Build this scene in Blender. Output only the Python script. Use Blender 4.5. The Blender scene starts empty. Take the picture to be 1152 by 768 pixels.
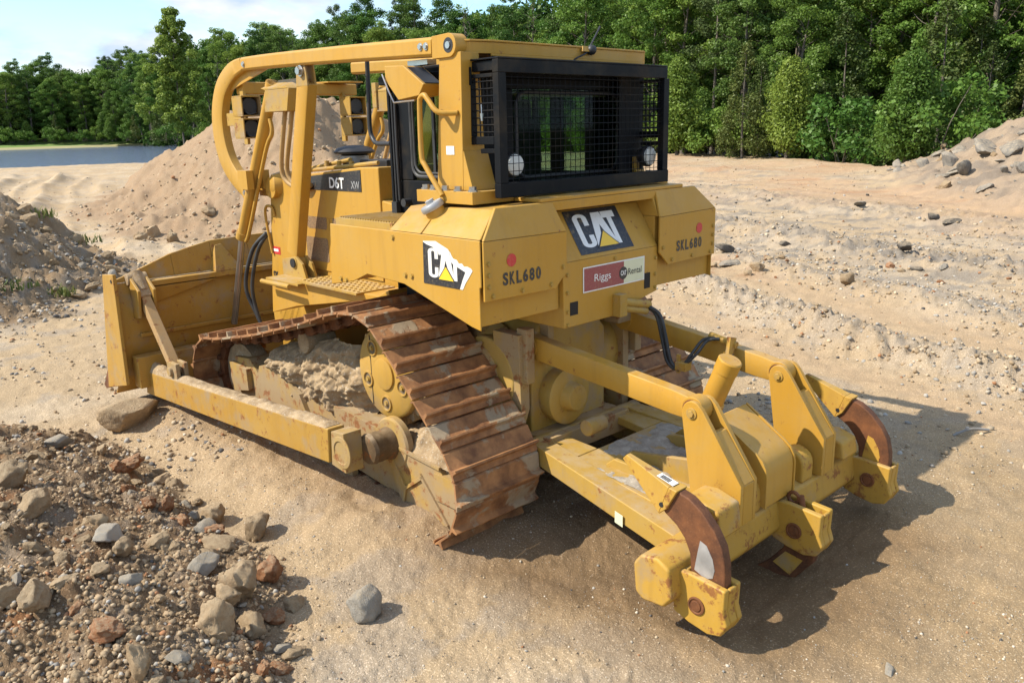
import bpy, bmesh, math, random
import numpy as np
from mathutils import Vector, Matrix
rnd = random.Random(7)
RNG = np.random.default_rng(11)
SC = bpy.context.scene
COL = SC.collection

# ------------------------------------------------------------------ camera
# machine frame: x forward, y to the machine's left, z up, origin on the ground between the tracks
YAW, PITCH, ROLL, FPX = -0.76031, -0.2521, -0.0246, 930.12
CAMP = np.array([-5.4542, 4.4795, 2.7273])
f_ = np.array([math.cos(PITCH)*math.cos(YAW), math.cos(PITCH)*math.sin(YAW), math.sin(PITCH)])
r_ = np.array([math.sin(YAW), -math.cos(YAW), 0.0])
u_ = np.cross(r_, f_)
c_, s_ = math.cos(ROLL), math.sin(ROLL)
R0 = np.array([c_*r_ + s_*u_, -s_*r_ + c_*u_, f_])
TILT = Matrix.Rotation(math.radians(-0.46), 3, Vector(r_))        # the machine stands slightly out of level
TN = np.array(TILT)
CAM = TN @ CAMP
RW = R0 @ TN.T
cam = bpy.data.cameras.new("Camera"); co = bpy.data.objects.new("Camera", cam); COL.objects.link(co)
cam.sensor_width = 36; cam.lens = FPX/1152*36; cam.clip_start = 0.05; cam.clip_end = 3000
M = Matrix([[RW[0][i], RW[1][i], -RW[2][i]] for i in range(3)]).to_4x4()
M.translation = Vector(CAM); co.matrix_world = M
SC.camera = co

# ------------------------------------------------------------------ light
SUN_AZ, SUN_EL = 57.0, 45.0
world = bpy.data.worlds.new("World"); SC.world = world; world.use_nodes = True
wn, wl = world.node_tree.nodes, world.node_tree.links
wn.clear()
def wnode(t, **kw):
    n = wn.new(t)
    for k, v in kw.items(): setattr(n, k, v)
    return n
sky = wnode('ShaderNodeTexSky', sky_type='NISHITA', sun_disc=False)
sky.sun_elevation = math.radians(SUN_EL); sky.sun_rotation = math.radians(90-SUN_AZ)
sky.air_density = 1.3; sky.dust_density = 0.2; sky.ozone_density = 1.0
tc = wnode('ShaderNodeTexCoord')
# cumulus: noise over the direction, squeezed in height
mp = wnode('ShaderNodeMapping'); mp.inputs['Scale'].default_value = (1, 1, 2.6); mp.inputs['Location'].default_value = (2.3, 1.1, 0.6)
n1 = wnode('ShaderNodeTexNoise'); n1.inputs['Scale'].default_value = 4.2; n1.inputs['Detail'].default_value = 9; n1.inputs['Roughness'].default_value = 0.55
r1 = wnode('ShaderNodeValToRGB'); r1.color_ramp.elements[0].position = 0.42; r1.color_ramp.elements[1].position = 0.57
n2 = wnode('ShaderNodeTexNoise'); n2.inputs['Scale'].default_value = 8; n2.inputs['Detail'].default_value = 6
r2 = wnode('ShaderNodeValToRGB'); r2.color_ramp.elements[0].position = 0.42; r2.color_ramp.elements[0].color = (2.5, 3.1, 3.95, 1); r2.color_ramp.elements[1].position = 0.60; r2.color_ramp.elements[1].color = (4.15, 4.2, 4.3, 1)
mx = wnode('ShaderNodeMixRGB')
bg = wnode('ShaderNodeBackground'); bg.inputs['Strength'].default_value = 0.15
ow = wnode('ShaderNodeOutputWorld')
wl.new(tc.outputs['Generated'], mp.inputs['Vector']); wl.new(mp.outputs[0], n1.inputs['Vector']); wl.new(mp.outputs[0], n2.inputs['Vector'])
wl.new(n1.outputs['Fac'], r1.inputs[0]); wl.new(n2.outputs['Fac'], r2.inputs[0])
wl.new(r1.outputs[0], mx.inputs[0]); tint = wnode('ShaderNodeMixRGB', blend_type='MULTIPLY'); tint.inputs[0].default_value = 1; tint.inputs[2].default_value = (.60, .80, .98, 1); wl.new(sky.outputs[0], tint.inputs[1]); wl.new(tint.outputs[0], mx.inputs[1]); wl.new(r2.outputs[0], mx.inputs[2])
wl.new(mx.outputs[0], bg.inputs['Color']); wl.new(bg.outputs[0], ow.inputs['Surface'])
sl = bpy.data.lights.new("Sun", 'SUN'); sl.energy = 4.1; sl.angle = math.radians(0.5); sl.color = (1.0, 0.93, 0.80)
so = bpy.data.objects.new("Sun", sl); COL.objects.link(so)
sd = Vector((math.cos(math.radians(SUN_EL))*math.cos(math.radians(SUN_AZ)), math.cos(math.radians(SUN_EL))*math.sin(math.radians(SUN_AZ)), math.sin(math.radians(SUN_EL))))
so.rotation_euler = sd.to_track_quat('Z', 'Y').to_euler(); so.location = sd*60
SC.view_settings.view_transform = 'Standard'; SC.view_settings.look = 'None'
SC.view_settings.exposure = 0.8; SC.view_settings.gamma = 1; SC.view_settings.use_curve_mapping = False
try:
    SC.cycles.max_bounces = 6; SC.cycles.transparent_max_bounces = 16; SC.cycles.use_denoising = True
except Exception: pass

# ------------------------------------------------------------------ helpers
def ray(px, py):
    d = np.array([(px-576)/FPX, -(py-384)/FPX, 1.0]) @ RW
    return d
def gp(px, py, z=0.0):
    d = ray(px, py); t = (z-CAM[2])/d[2]
    return CAM + d*t
def at_dist(px, D):
    """ground position at horizontal distance D on the bearing of image column px"""
    d = ray(px, 150.0); d = d[:2]/np.hypot(d[0], d[1])
    return CAM[:2] + d*D

def tag(o, label=None, cat=None, group=None, kind=None):
    if label: o['label'] = label
    if cat: o['category'] = cat
    if group: o['group'] = group
    if kind: o['kind'] = kind
    return o
def mesh_obj(name, verts, faces, mat=None, parent=None, smooth=False):
    me = bpy.data.meshes.new(name)
    verts = np.asarray(verts, dtype=np.float32); 
    if isinstance(faces, np.ndarray):
        n, k = faces.shape
        me.vertices.add(len(verts)); me.vertices.foreach_set('co', verts.ravel())
        me.loops.add(n*k); me.loops.foreach_set('vertex_index', faces.astype(np.int32).ravel())
        me.polygons.add(n); me.polygons.foreach_set('loop_start', np.arange(0, n*k, k, dtype=np.int32))
        me.update(calc_edges=True)
    else:
        me.from_pydata([tuple(map(float, v)) for v in verts], [], faces); me.update()
    if smooth: me.polygons.foreach_set('use_smooth', np.ones(len(me.polygons), dtype=bool))
    o = bpy.data.objects.new(name, me); COL.objects.link(o)
    for m in (mat if isinstance(mat, (list, tuple)) else [mat]):
        if m: me.materials.append(m)
    if parent: o.parent = parent
    return o
def empty(name, loc=(0, 0, 0)):
    o = bpy.data.objects.new(name, None); COL.objects.link(o); o.location = loc; o.empty_display_size = 0.2
    return o

# value-gradient noise -------------------------------------------------
_perm = np.random.default_rng(5).permutation(4096)
def _h(ix, iy, iz, s):
    return _perm[(_perm[(_perm[(ix+s*131) & 4095]+iy) & 4095]+iz) & 4095]
def noise3(x, y, z=0.0, s=0):
    x = np.asarray(x, float); y = np.asarray(y, float); z = np.zeros_like(x)+z
    ix, iy, iz = np.floor(x).astype(int), np.floor(y).astype(int), np.floor(z).astype(int)
    fx, fy, fz = x-ix, y-iy, z-iz
    ux, uy, uz = (t*t*t*(t*(t*6-15)+10) for t in (fx, fy, fz))
    def g(dx, dy, dz):
        h = _h(ix+dx, iy+dy, iz+dz, s)/4096.0*2*math.pi
        h2 = (_h(ix+dx, iy+dy, iz+dz, s+7)/4096.0)*2-1
        q = np.sqrt(1-h2*h2)
        return np.cos(h)*q*(fx-dx)+np.sin(h)*q*(fy-dy)+h2*(fz-dz)
    L = lambda a, b, t: a+(b-a)*t
    return 1.5*L(L(L(g(0,0,0), g(1,0,0), ux), L(g(0,1,0), g(1,1,0), ux), uy), L(L(g(0,0,1), g(1,0,1), ux), L(g(0,1,1), g(1,1,1), ux), uy), uz)
def noise2(x, y, s=0):
    x = np.asarray(x, float); y = np.asarray(y, float)
    ix, iy = np.floor(x).astype(int), np.floor(y).astype(int)
    fx, fy = x-ix, y-iy
    ux, uy = (t*t*t*(t*(t*6-15)+10) for t in (fx, fy))
    def g(dx, dy):
        h = _h(ix+dx, iy+dy, 0, s)/4096.0*2*math.pi
        return np.cos(h)*(fx-dx)+np.sin(h)*(fy-dy)
    L = lambda a, b, t: a+(b-a)*t
    return 1.4*L(L(g(0,0), g(1,0), ux), L(g(0,1), g(1,1), ux), uy)
def fbm2(x, y, oct=4, s=0, gain=.5):
    r = 0; a = 1
    for i in range(oct):
        r = r+a*noise2(x*2**i, y*2**i, s+i); a *= gain
    return r
def fbm3(x, y, z, oct=3, s=0, gain=.5):
    r = 0; a = 1
    for i in range(oct):
        r = r+a*noise3(x*2**i, y*2**i, z*2**i, s+i); a *= gain
    return r
def sstep(a, b, x):
    t = np.clip((x-a)/(b-a), 0, 1); return t*t*(3-2*t)
def poly_sd(x, y, poly):
    """signed distance (positive inside) to a polygon, vectorised"""
    P = np.asarray(poly, float); n = len(P)
    d = np.full(np.shape(x), 1e9); ins = np.zeros(np.shape(x), bool)
    for i in range(n):
        a, b = P[i], P[(i+1) % n]
        e = b-a; wx, wy = x-a[0], y-a[1]
        t = np.clip((wx*e[0]+wy*e[1])/(e@e), 0, 1)
        d = np.minimum(d, np.hypot(wx-e[0]*t, wy-e[1]*t))
        c = ((a[1] <= y) != (b[1] <= y))
        with np.errstate(divide='ignore', invalid='ignore'):
            xi = a[0]+(y-a[1])/(b[1]-a[1]+1e-12)*e[0]
        ins ^= c & (x < xi)
    return np.where(ins, d, -d)

# ------------------------------------------------------------------ materials
class NT:
    def __init__(s, name):
        s.m = bpy.data.materials.new(name); s.m.use_nodes = True
        s.t = s.m.node_tree; s.t.nodes.clear()
        s.out = s.n('ShaderNodeOutputMaterial'); s.p = s.n('ShaderNodeBsdfPrincipled')
        s.l(s.p.outputs[0], s.out.inputs[0])
    def n(s, t, **kw):
        x = s.t.nodes.new(t)
        for k, v in kw.items():
            if k.startswith('i_'): x.inputs[k[2:].replace('_', ' ')].default_value = v
            else: setattr(x, k, v)
        return x
    def l(s, a, b): s.t.links.new(a, b)
    def tex(s, scale, detail=4, rough=.55, dist=0, vec=None):
        n = s.n('ShaderNodeTexNoise', i_Scale=scale, i_Detail=detail, i_Roughness=rough, i_Distortion=dist)
        if vec is None: vec = s.obj()
        s.l(vec, n.inputs['Vector']); return n.outputs['Fac']
    def obj(s):
        if not hasattr(s, '_o'): s._o = s.n('ShaderNodeTexCoord')
        return s._o.outputs['Object']
    def ramp(s, fac, a, b, ca=(0,0,0,1), cb=(1,1,1,1)):
        r = s.n('ShaderNodeValToRGB'); e = r.color_ramp.elements
        e[0].position, e[1].position = a, b; e[0].color, e[1].color = ca, cb
        s.l(fac, r.inputs[0]); return r.outputs[0]
    def mix(s, fac, a, b, mode='MIX'):
        m = s.n('ShaderNodeMixRGB', blend_type=mode)
        for v, i in ((fac, 0), (a, 1), (b, 2)):
            if isinstance(v, (int, float)): m.inputs[i].default_value = v
            elif isinstance(v, tuple): m.inputs[i].default_value = v if len(v) == 4 else v+(1,)
            else: s.l(v, m.inputs[i])
        return m.outputs[0]
    def math(s, op, a, b=0.0):
        m = s.n('ShaderNodeMath', operation=op)
        for v, i in ((a, 0), (b, 1)):
            if isinstance(v, (int, float)): m.inputs[i].default_value = v
            else: s.l(v, m.inputs[i])
        return m.outputs[0]
    def col(s, c):
        if isinstance(c, tuple): s.p.inputs['Base Color'].default_value = c if len(c) == 4 else c+(1,)
        else: s.l(c, s.p.inputs['Base Color'])
        return s
    def rough(s, r):
        if isinstance(r, (int, float)): s.p.inputs['Roughness'].default_value = r
        else: s.l(r, s.p.inputs['Roughness'])
        return s
    def bump(s, h, strength=.3, dist=.01):
        b = s.n('ShaderNodeBump', i_Strength=strength, i_Distance=dist)
        s.l(h, b.inputs['Height']); s.l(b.outputs[0], s.p.inputs['Normal']); return s
def paint(name, base, fade, rust=.0, dust=.25, mud=0.0, rough=.42, spec=.28):
    """machine paint: sun-faded patches, settled dust on ledges, chips and rust, splashed mud"""
    t = NT(name)
    c = t.mix(t.ramp(t.tex(1.3, 5), .35, .7), base, fade)
    # vertical weather streaks
    mpn = t.n('ShaderNodeMapping'); mpn.inputs['Scale'].default_value = (14, 14, 1.2); t.l(t.obj(), mpn.inputs['Vector'])
    st = t.ramp(t.tex(1.0, 4, .6, 0, mpn.outputs[0]), .50, .80)
    c = t.mix(t.math('MULTIPLY', st, .36), c, (fade[0]*.62, fade[1]*.58, fade[2]*.8))
    film = t.ramp(t.tex(2.6, 7, .68, .4), .50, .78)
    c = t.mix(t.math('MULTIPLY', film, .08+dust*.7), c, (.37, .245, .095))
    scr = t.ramp(t.tex(16, 10, .78), .655, .70)
    c = t.mix(t.math('MULTIPLY', scr, .5), c, (.20, .125, .045))
    if mud:
        mm = t.ramp(t.tex(3.0, 8, .66), .60-.28*mud, .72-.2*mud)
        c = t.mix(t.math('MULTIPLY', mm, .85), c, (.30, .215, .125))
    geo = t.n('ShaderNodeNewGeometry'); sx = t.n('ShaderNodeSeparateXYZ'); t.l(geo.outputs['Normal'], sx.inputs[0])
    up = t.ramp(sx.outputs['Z'], .55, .98)
    dn = t.ramp(t.tex(6, 8, .68), .40, .66)
    c = t.mix(t.math('MULTIPLY', t.math('MULTIPLY', up, dn), dust*1.6), c, (.42, .315, .19))
    fine = t.ramp(t.tex(55, 4, .7), .52, .75)
    c = t.mix(t.math('MULTIPLY', fine, dust*.55), c, (.38, .285, .17))
    if rust:
        rm = t.ramp(t.tex(9, 10, .72), .64-.16*rust, .69-.14*rust)
        rc = t.mix(t.tex(30, 4), (.16, .055, .02), (.30, .12, .04))
        c = t.mix(t.math('MULTIPLY', rm, .9), c, rc)
    t.col(c); t.rough(t.ramp(t.tex(4, 5), .3, .7, (rough-.08,)*3+(1,), (rough+.2,)*3+(1,)))
    t.p.inputs['Specular IOR Level'].default_value = spec
    t.bump(t.tex(24, 5), .06, .004)
    return t.m
YB, YF = (.445, .234, .028), (.455, .260, .048)
M_Y = paint('yellow_paint', YB, YF, .08, .32)
M_YD = paint('yellow_paint_dusty', (.39, .225, .034), (.39, .255, .065), .25, .45, .30, .55)
M_YM = paint('yellow_paint_muddy', (.40, .235, .045), (.34, .225, .075), .60, .45, .80, .75)
M_YR = paint('yellow_paint_chipped', (.43, .25, .036), YF, .55, .3, .15, .5)
M_YO = paint('yellow_paint_worn_blade', (.375, .20, .032), (.40, .235, .05), .4, .4, .3, .5)
def flat(name, c, rough=.5, metal=0.0, var=.0, wear=0):
    t = NT(name)
    if wear:
        k = t.mix(t.math('MULTIPLY', t.ramp(t.tex(10, 9, .75), .60-.1*wear, .68), .85*min(1, wear+.35)), c, (.38, .26, .10))
        t.col(t.mix(t.math('MULTIPLY', t.ramp(t.tex(60, 4, .7), .5, .75), .22), k, (.42, .33, .20))); t.rough(rough); return t.m
    if var:
        t.col(t.mix(t.ramp(t.tex(7, 6), .35, .7), c, tuple(min(1, x+var) for x in c)))
    else: t.col(c)
    t.rough(rough); t.p.inputs['Metallic'].default_value = metal
    return t.m
M_BLK = paint('black_paint', (.0065, .0075, .0095), (.010, .011, .013), 0, .015, 0, .40, .10)
M_BLKF = flat('black_plastic', (.015, .015, .017), .5, 0, .01)
M_RUB = flat('rubber_hose', (.02, .02, .02), .55, 0, .03)
M_DECK = flat('decal_black', (.018, .02, .026), .4, 0, 0, .25)
M_DECW = flat('decal_white', (.74, .74, .72), .45, 0, 0, .18)
M_DECWD = flat('decal_white_worn', (.62, .60, .55), .6, 0, .18)
M_DECY = flat('decal_yellow', (.80, .50, .03), .4)
M_RED = flat('decal_red', (.50, .03, .03), .4, 0, 0, .2)
M_MAR = flat('decal_maroon', (.27, .055, .06), .4, 0, 0, .2)
M_PAPER = flat('decal_pale_green', (.62, .62, .42), .5, 0, .04)
M_STEEL = flat('bare_steel', (.42, .41, .40), .28, .9, .1)
M_GREY = flat('grey_cast', (.32, .32, .32), .45, .3, .1)
M_LENS = flat('lamp_glass', (.66, .66, .62), .15)
def m_rust():
    t = NT('rusty_steel')
    c = t.mix(t.ramp(t.tex(5, 7, .65), .35, .68), (.075, .028, .012), (.215, .078, .025))
    c = t.mix(t.math('MULTIPLY', t.ramp(t.tex(70, 4), .55, .8), .5), c, (.30, .13, .05))
    t.col(c); t.rough(.72); t.bump(t.tex(45, 6), .25, .004); t.p.inputs['Metallic'].default_value = .15
    return t.m
M_RUST = m_rust()
def m_shoe():
    t = NT('rusty_shoe_with_mud')
    oi = t.n('ShaderNodeObjectInfo')
    va = t.n('ShaderNodeVectorMath', operation='ADD'); t.l(t.obj(), va.inputs[0])
    cm = t.n('ShaderNodeCombineXYZ'); t.l(t.math('MULTIPLY', oi.outputs['Random'], 37.0), cm.inputs[0]); t.l(t.math('MULTIPLY', oi.outputs['Random'], 91.0), cm.inputs[1]); t.l(cm.outputs[0], va.inputs[1])
    v = va.outputs[0]
    c = t.mix(t.ramp(t.tex(6, 7, .65, 0, v), .35, .68), (.145, .060, .023), (.40, .19, .070))
    md = t.tex(3.4, 7, .62, .3, v)
    mk = t.ramp(md, .54, .60)
    mc = t.mix(t.tex(22, 5, .6, 0, v), (.235, .172, .105), (.39, .30, .19))
    t.col(t.mix(mk, c, mc)); t.rough(.78)
    h = t.math('ADD', t.math('MULTIPLY', mk, 1.0), t.math('MULTIPLY', t.tex(50, 6, .6, 0, v), .35))
    t.bump(h, .5, .008)
    return t.m
M_SHOE = m_shoe()
def m_mud(name, a, b, sc=9):
    t = NT(name)
    c = t.mix(t.ramp(t.tex(sc, 7, .65), .33, .68), a, b)
    c = t.mix(t.ramp(t.tex(70, 3), .58, .75), c, (.50, .45, .38))
    t.col(c); t.rough(.95); t.p.inputs['Specular IOR Level'].default_value = .15
    t.bump(t.tex(60, 7, .7), .5, .01)
    return t.m
M_MUD = m_mud('caked_mud', (.235, .162, .092), (.42, .305, .18))
def m_glass():
    t = NT('tinted_glass')
    tr = t.n('ShaderNodeBsdfTransparent'); tr.inputs[0].default_value = (.60, .70, .63, 1)
    gl = t.n('ShaderNodeBsdfGlossy'); gl.inputs['Roughness'].default_value = .03; gl.inputs[0].default_value = (.9, .95, .95, 1)
    fr = t.n('ShaderNodeLayerWeight'); fr.inputs[0].default_value = .5
    ms = t.n('ShaderNodeMixShader')
    fc = t.math('ADD', .006, t.math('MULTIPLY', t.math('POWER', fr.outputs['Facing'], 4.0), .6))
    t.l(fc, ms.inputs[0]); t.l(tr.outputs[0], ms.inputs[1]); t.l(gl.outputs[0], ms.inputs[2])
    t.l(ms.outputs[0], t.out.inputs[0])
    return t.m
M_GLASS = m_glass()

# mesh builder ---------------------------------------------------------
class MB:
    def __init__(s): s.v = []; s.f = []; s.mi = []; s.cur = 0
    def add(s, vs, fs):
        b = len(s.v); s.v += [tuple(map(float, p)) for p in vs]; s.f += [tuple(b+i for i in q) for q in fs]; s.mi += [s.cur]*len(fs)
        return s
    def hexa(s, P):
        """eight corners: bottom four in order, top four in order"""
        return s.add(P, [(3,2,1,0), (4,5,6,7), (0,1,5,4), (1,2,6,5), (2,3,7,6), (3,0,4,7)])
    def box(s, x0, x1, y0, y1, z0, z1):
        return s.hexa([(x0,y0,z0), (x1,y0,z0), (x1,y1,z0), (x0,y1,z0), (x0,y0,z1), (x1,y0,z1), (x1,y1,z1), (x0,y1,z1)])
    def prism(s, pts, axis, a, b):
        """2D outline extruded along axis ('u','v','w') from a to b; pts are the two other coordinates in order"""
        def P(p, t):
            return {'u': (t, p[0], p[1]), 'v': (p[0], t, p[1]), 'w': (p[0], p[1], t)}[axis]
        n = len(pts); vs = [P(p, a) for p in pts]+[P(p, b) for p in pts]
        fs = [tuple(range(n))[::-1], tuple(range(n, 2*n))]+[(i, (i+1) % n, n+(i+1) % n, n+i) for i in range(n)]
        return s.add(vs, fs)
    def loft(s, A, B):
        n = len(A)
        return s.add(list(A)+list(B), [tuple(range(n))[::-1], tuple(range(n, 2*n))]+[(i, (i+1) % n, n+(i+1) % n, n+i) for i in range(n)])
    def cyl(s, p0, p1, r, n=24, r1=None, cap=True):
        p0, p1 = Vector(p0), Vector(p1); d = (p1-p0).normalized(); r1 = r if r1 is None else r1
        a = d.orthogonal().normalized(); b = d.cross(a)
        vs = [p0+(a*math.cos(t)+b*math.sin(t))*r for t in [2*math.pi*i/n for i in range(n)]]
        vs += [p1+(a*math.cos(t)+b*math.sin(t))*r1 for t in [2*math.pi*i/n for i in range(n)]]
        fs = [(i, (i+1) % n, n+(i+1) % n, n+i) for i in range(n)]
        if cap: fs += [tuple(range(n))[::-1], tuple(range(n, 2*n))]
        return s.add(vs, fs)
    def lathe(s, c, axis, prof, n=32):
        """prof: list of (radius, along axis)"""
        d = Vector(axis).normalized(); a = d.orthogonal().normalized(); b = d.cross(a); c = Vector(c)
        vs = []
        for r, h in prof:
            vs += [c+d*h+(a*math.cos(2*math.pi*i/n)+b*math.sin(2*math.pi*i/n))*r for i in range(n)]
        fs = []
        for k in range(len(prof)-1):
            fs += [(k*n+i, k*n+(i+1) % n, (k+1)*n+(i+1) % n, (k+1)*n+i) for i in range(n)]
        fs += [tuple(range(n))[::-1], tuple(range((len(prof)-1)*n, len(prof)*n))]
        return s.add(vs, fs)
    def tube(s, path, r, n=10, closed=False):
        P = [Vector(p) for p in path]; m = len(P); vs = []; up = None
        for i in range(m):
            d = (P[(i+1) % m]-P[i-1]) if closed else (P[min(i+1, m-1)]-P[max(i-1, 0)])
            d.normalize()
            if up is None: up = d.orthogonal().normalized()
            up = (up-d*up.dot(d)).normalized(); b = d.cross(up)
            vs += [P[i]+(up*math.cos(2*math.pi*k/n)+b*math.sin(2*math.pi*k/n))*r for k in range(n)]
        fs = []
        for i in range(m if closed else m-1):
            j = (i+1) % m
            fs += [(i*n+k, i*n+(k+1) % n, j*n+(k+1) % n, j*n+k) for k in range(n)]
        if not closed: fs += [tuple(range(n))[::-1], tuple(range((m-1)*n, m*n))]
        return s.add(vs, fs)
    def sweep(s, path, half_w, half_h, side=(0, 1, 0), cham=.25):
        """rounded-rectangle section carried along a path; side = width direction"""
        P = [Vector(p) for p in path]; m = len(P); vs = []
        if not isinstance(half_h, (list, tuple)): half_h = [half_h]*m
        for i in range(m):
            d = (P[min(i+1, m-1)]-P[max(i-1, 0)]).normalized()
            sd_ = Vector(side); sd_ = (sd_-d*sd_.dot(d)).normalized(); nn = d.cross(sd_)
            hh = half_h[i]; cw, ch = half_w*(1-cham), hh*(1-cham)
            for a, b in ((cw, -hh), (half_w, -ch), (half_w, ch), (cw, hh), (-cw, hh), (-half_w, ch), (-half_w, -ch), (-cw, -hh)):
                vs.append(P[i]+sd_*a+nn*b)
        n = 8; fs = []
        for i in range(m-1): fs += [(i*n+k, i*n+(k+1) % n, (i+1)*n+(k+1) % n, (i+1)*n+k) for k in range(n)]
        fs += [tuple(range(n))[::-1], tuple(range((m-1)*n, m*n))]
        return s.add(vs, fs)
    def bolt(s, p, nrm, r=.016, h=.012):
        nrm = Vector(nrm).normalized(); p = Vector(p)
        s.cyl(p, p+nrm*h*.35, r*1.35, 12); return s.cyl(p+nrm*h*.3, p+nrm*h, r, 6)
    def mirror(s):
        """mirror every face about the machine's centre plane as well"""
        n = len(s.v); fs = list(s.f); s.v += [(x, -y, z) for x, y, z in s.v]; s.f += [tuple(n+i for i in q)[::-1] for q in fs]; s.mi += s.mi
        return s
    def build(s, name, mat, parent=None, bevel=0.0, smooth=None, seg=2):
        o = mesh_obj(name, s.v, s.f, mat, parent)
        me = o.data
        bm = bmesh.new(); bm.from_mesh(me)
        bmesh.ops.recalc_face_normals(bm, faces=bm.faces); bm.to_mesh(me); bm.free()
        if any(s.mi): me.polygons.foreach_set('material_index', s.mi)
        if bevel:
            b = o.modifiers.new('bevel', 'BEVEL'); b.width = bevel; b.segments = seg; b.limit_method = 'ANGLE'; b.angle_limit = math.radians(35)
            b.use_clamp_overlap = True; b.harden_normals = True
        if smooth or bevel or smooth is None:
            me.polygons.foreach_set('use_smooth', np.ones(len(me.polygons), dtype=bool))
            try: me.set_sharp_from_angle(angle=math.radians(38))
            except Exception: pass
        return o
def bolt_set(name, pts, nrm, r, h, mat, parent):
    nrm = Vector(nrm).normalized(); o = None
    for p in pts:
        if o is None:
            m = MB(); m.bolt((0, 0, 0), nrm, r, h); o = m.build(name, mat, parent); first = o
        else: o = first.copy(); COL.objects.link(o); o.parent = parent
        o.location = p
    return first
def mir(pts): return [(p[0], -p[1], p[2]) for p in pts]
def arc(cx, cy, r, a0, a1, n):
    return [(cx+r*math.cos(math.radians(a0+(a1-a0)*i/n)), cy+r*math.sin(math.radians(a0+(a1-a0)*i/n))) for i in range(n+1)]
def smooth_path(pts, n=6):
    """Catmull-Rom through the points"""
    P = [Vector(p) for p in pts]; out = []
    for i in range(len(P)-1):
        a, b, c, d = P[max(i-1, 0)], P[i], P[i+1], P[min(i+2, len(P)-1)]
        for k in range(n):
            t = k/n
            out.append(.5*((2*b)+(c-a)*t+(2*a-5*b+4*c-d)*t*t+(3*b-a-3*c+d)*t**3))
    out.append(P[-1]); return out

# ================================================================== SETTING
G2 = lambda pts: [tuple(gp(*p)[:2]) for p in pts]
P_FORE = G2([(118, 492), (215, 556), (262, 600), (322, 655), (338, 720), (300, 800), (240, 900), (-300, 900), (-420, 640), (-260, 486)])
P_LEFT = G2([(-160, 380), (0, 368), (70, 354), (128, 326), (165, 306), (150, 292), (60, 284), (-160, 290)])
P_BACK = G2([(85, 246), (130, 262), (205, 274), (330, 280), (480, 272), (560, 240), (540, 206), (420, 197), (300, 196), (200, 203), (120, 218)])
P_ASPH = G2([(985, 203), (1050, 226), (1152, 240), (1350, 250), (1400, 190), (1150, 180), (1020, 190)])
P_DIP = G2([(520, 640), (640, 590), (760, 570), (960, 560), (1030, 610), (960, 690), (860, 735), (720, 690), (600, 672)])
CREST_B = np.array([-40.0, -11.0, 7.0, 17.0, 21.0, 24.0, 32.0, 60.0])     # bearing right of the camera axis, degrees
CREST_D = np.array([85.0, 78.0, 72.0, 60.0, 52.0, 47.0, 42.0, 40.0])
AX = math.degrees(math.atan2(RW[2][1], RW[2][0]))
LAKE_Z = -0.42
def bearing(x, y):
    a = np.degrees(np.arctan2(y-CAM[1], x-CAM[0]))
    return (AX-a+180) % 360-180, np.hypot(x-CAM[0], y-CAM[1])
def berms(x, y):
    s = .39*x+.92*y
    s = s+.28*noise2(x*.33, y*.33, 31)
    return s
def rutfield(x, y):
    """tyre and track marks left on the hauling ramp behind the blade"""
    az = math.radians(-17); c, s = math.cos(az), math.sin(az)
    q = -(x-20)*s+(y+3)*c + .9*noise2(x*.07, y*.07, 77)
    return q
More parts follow.
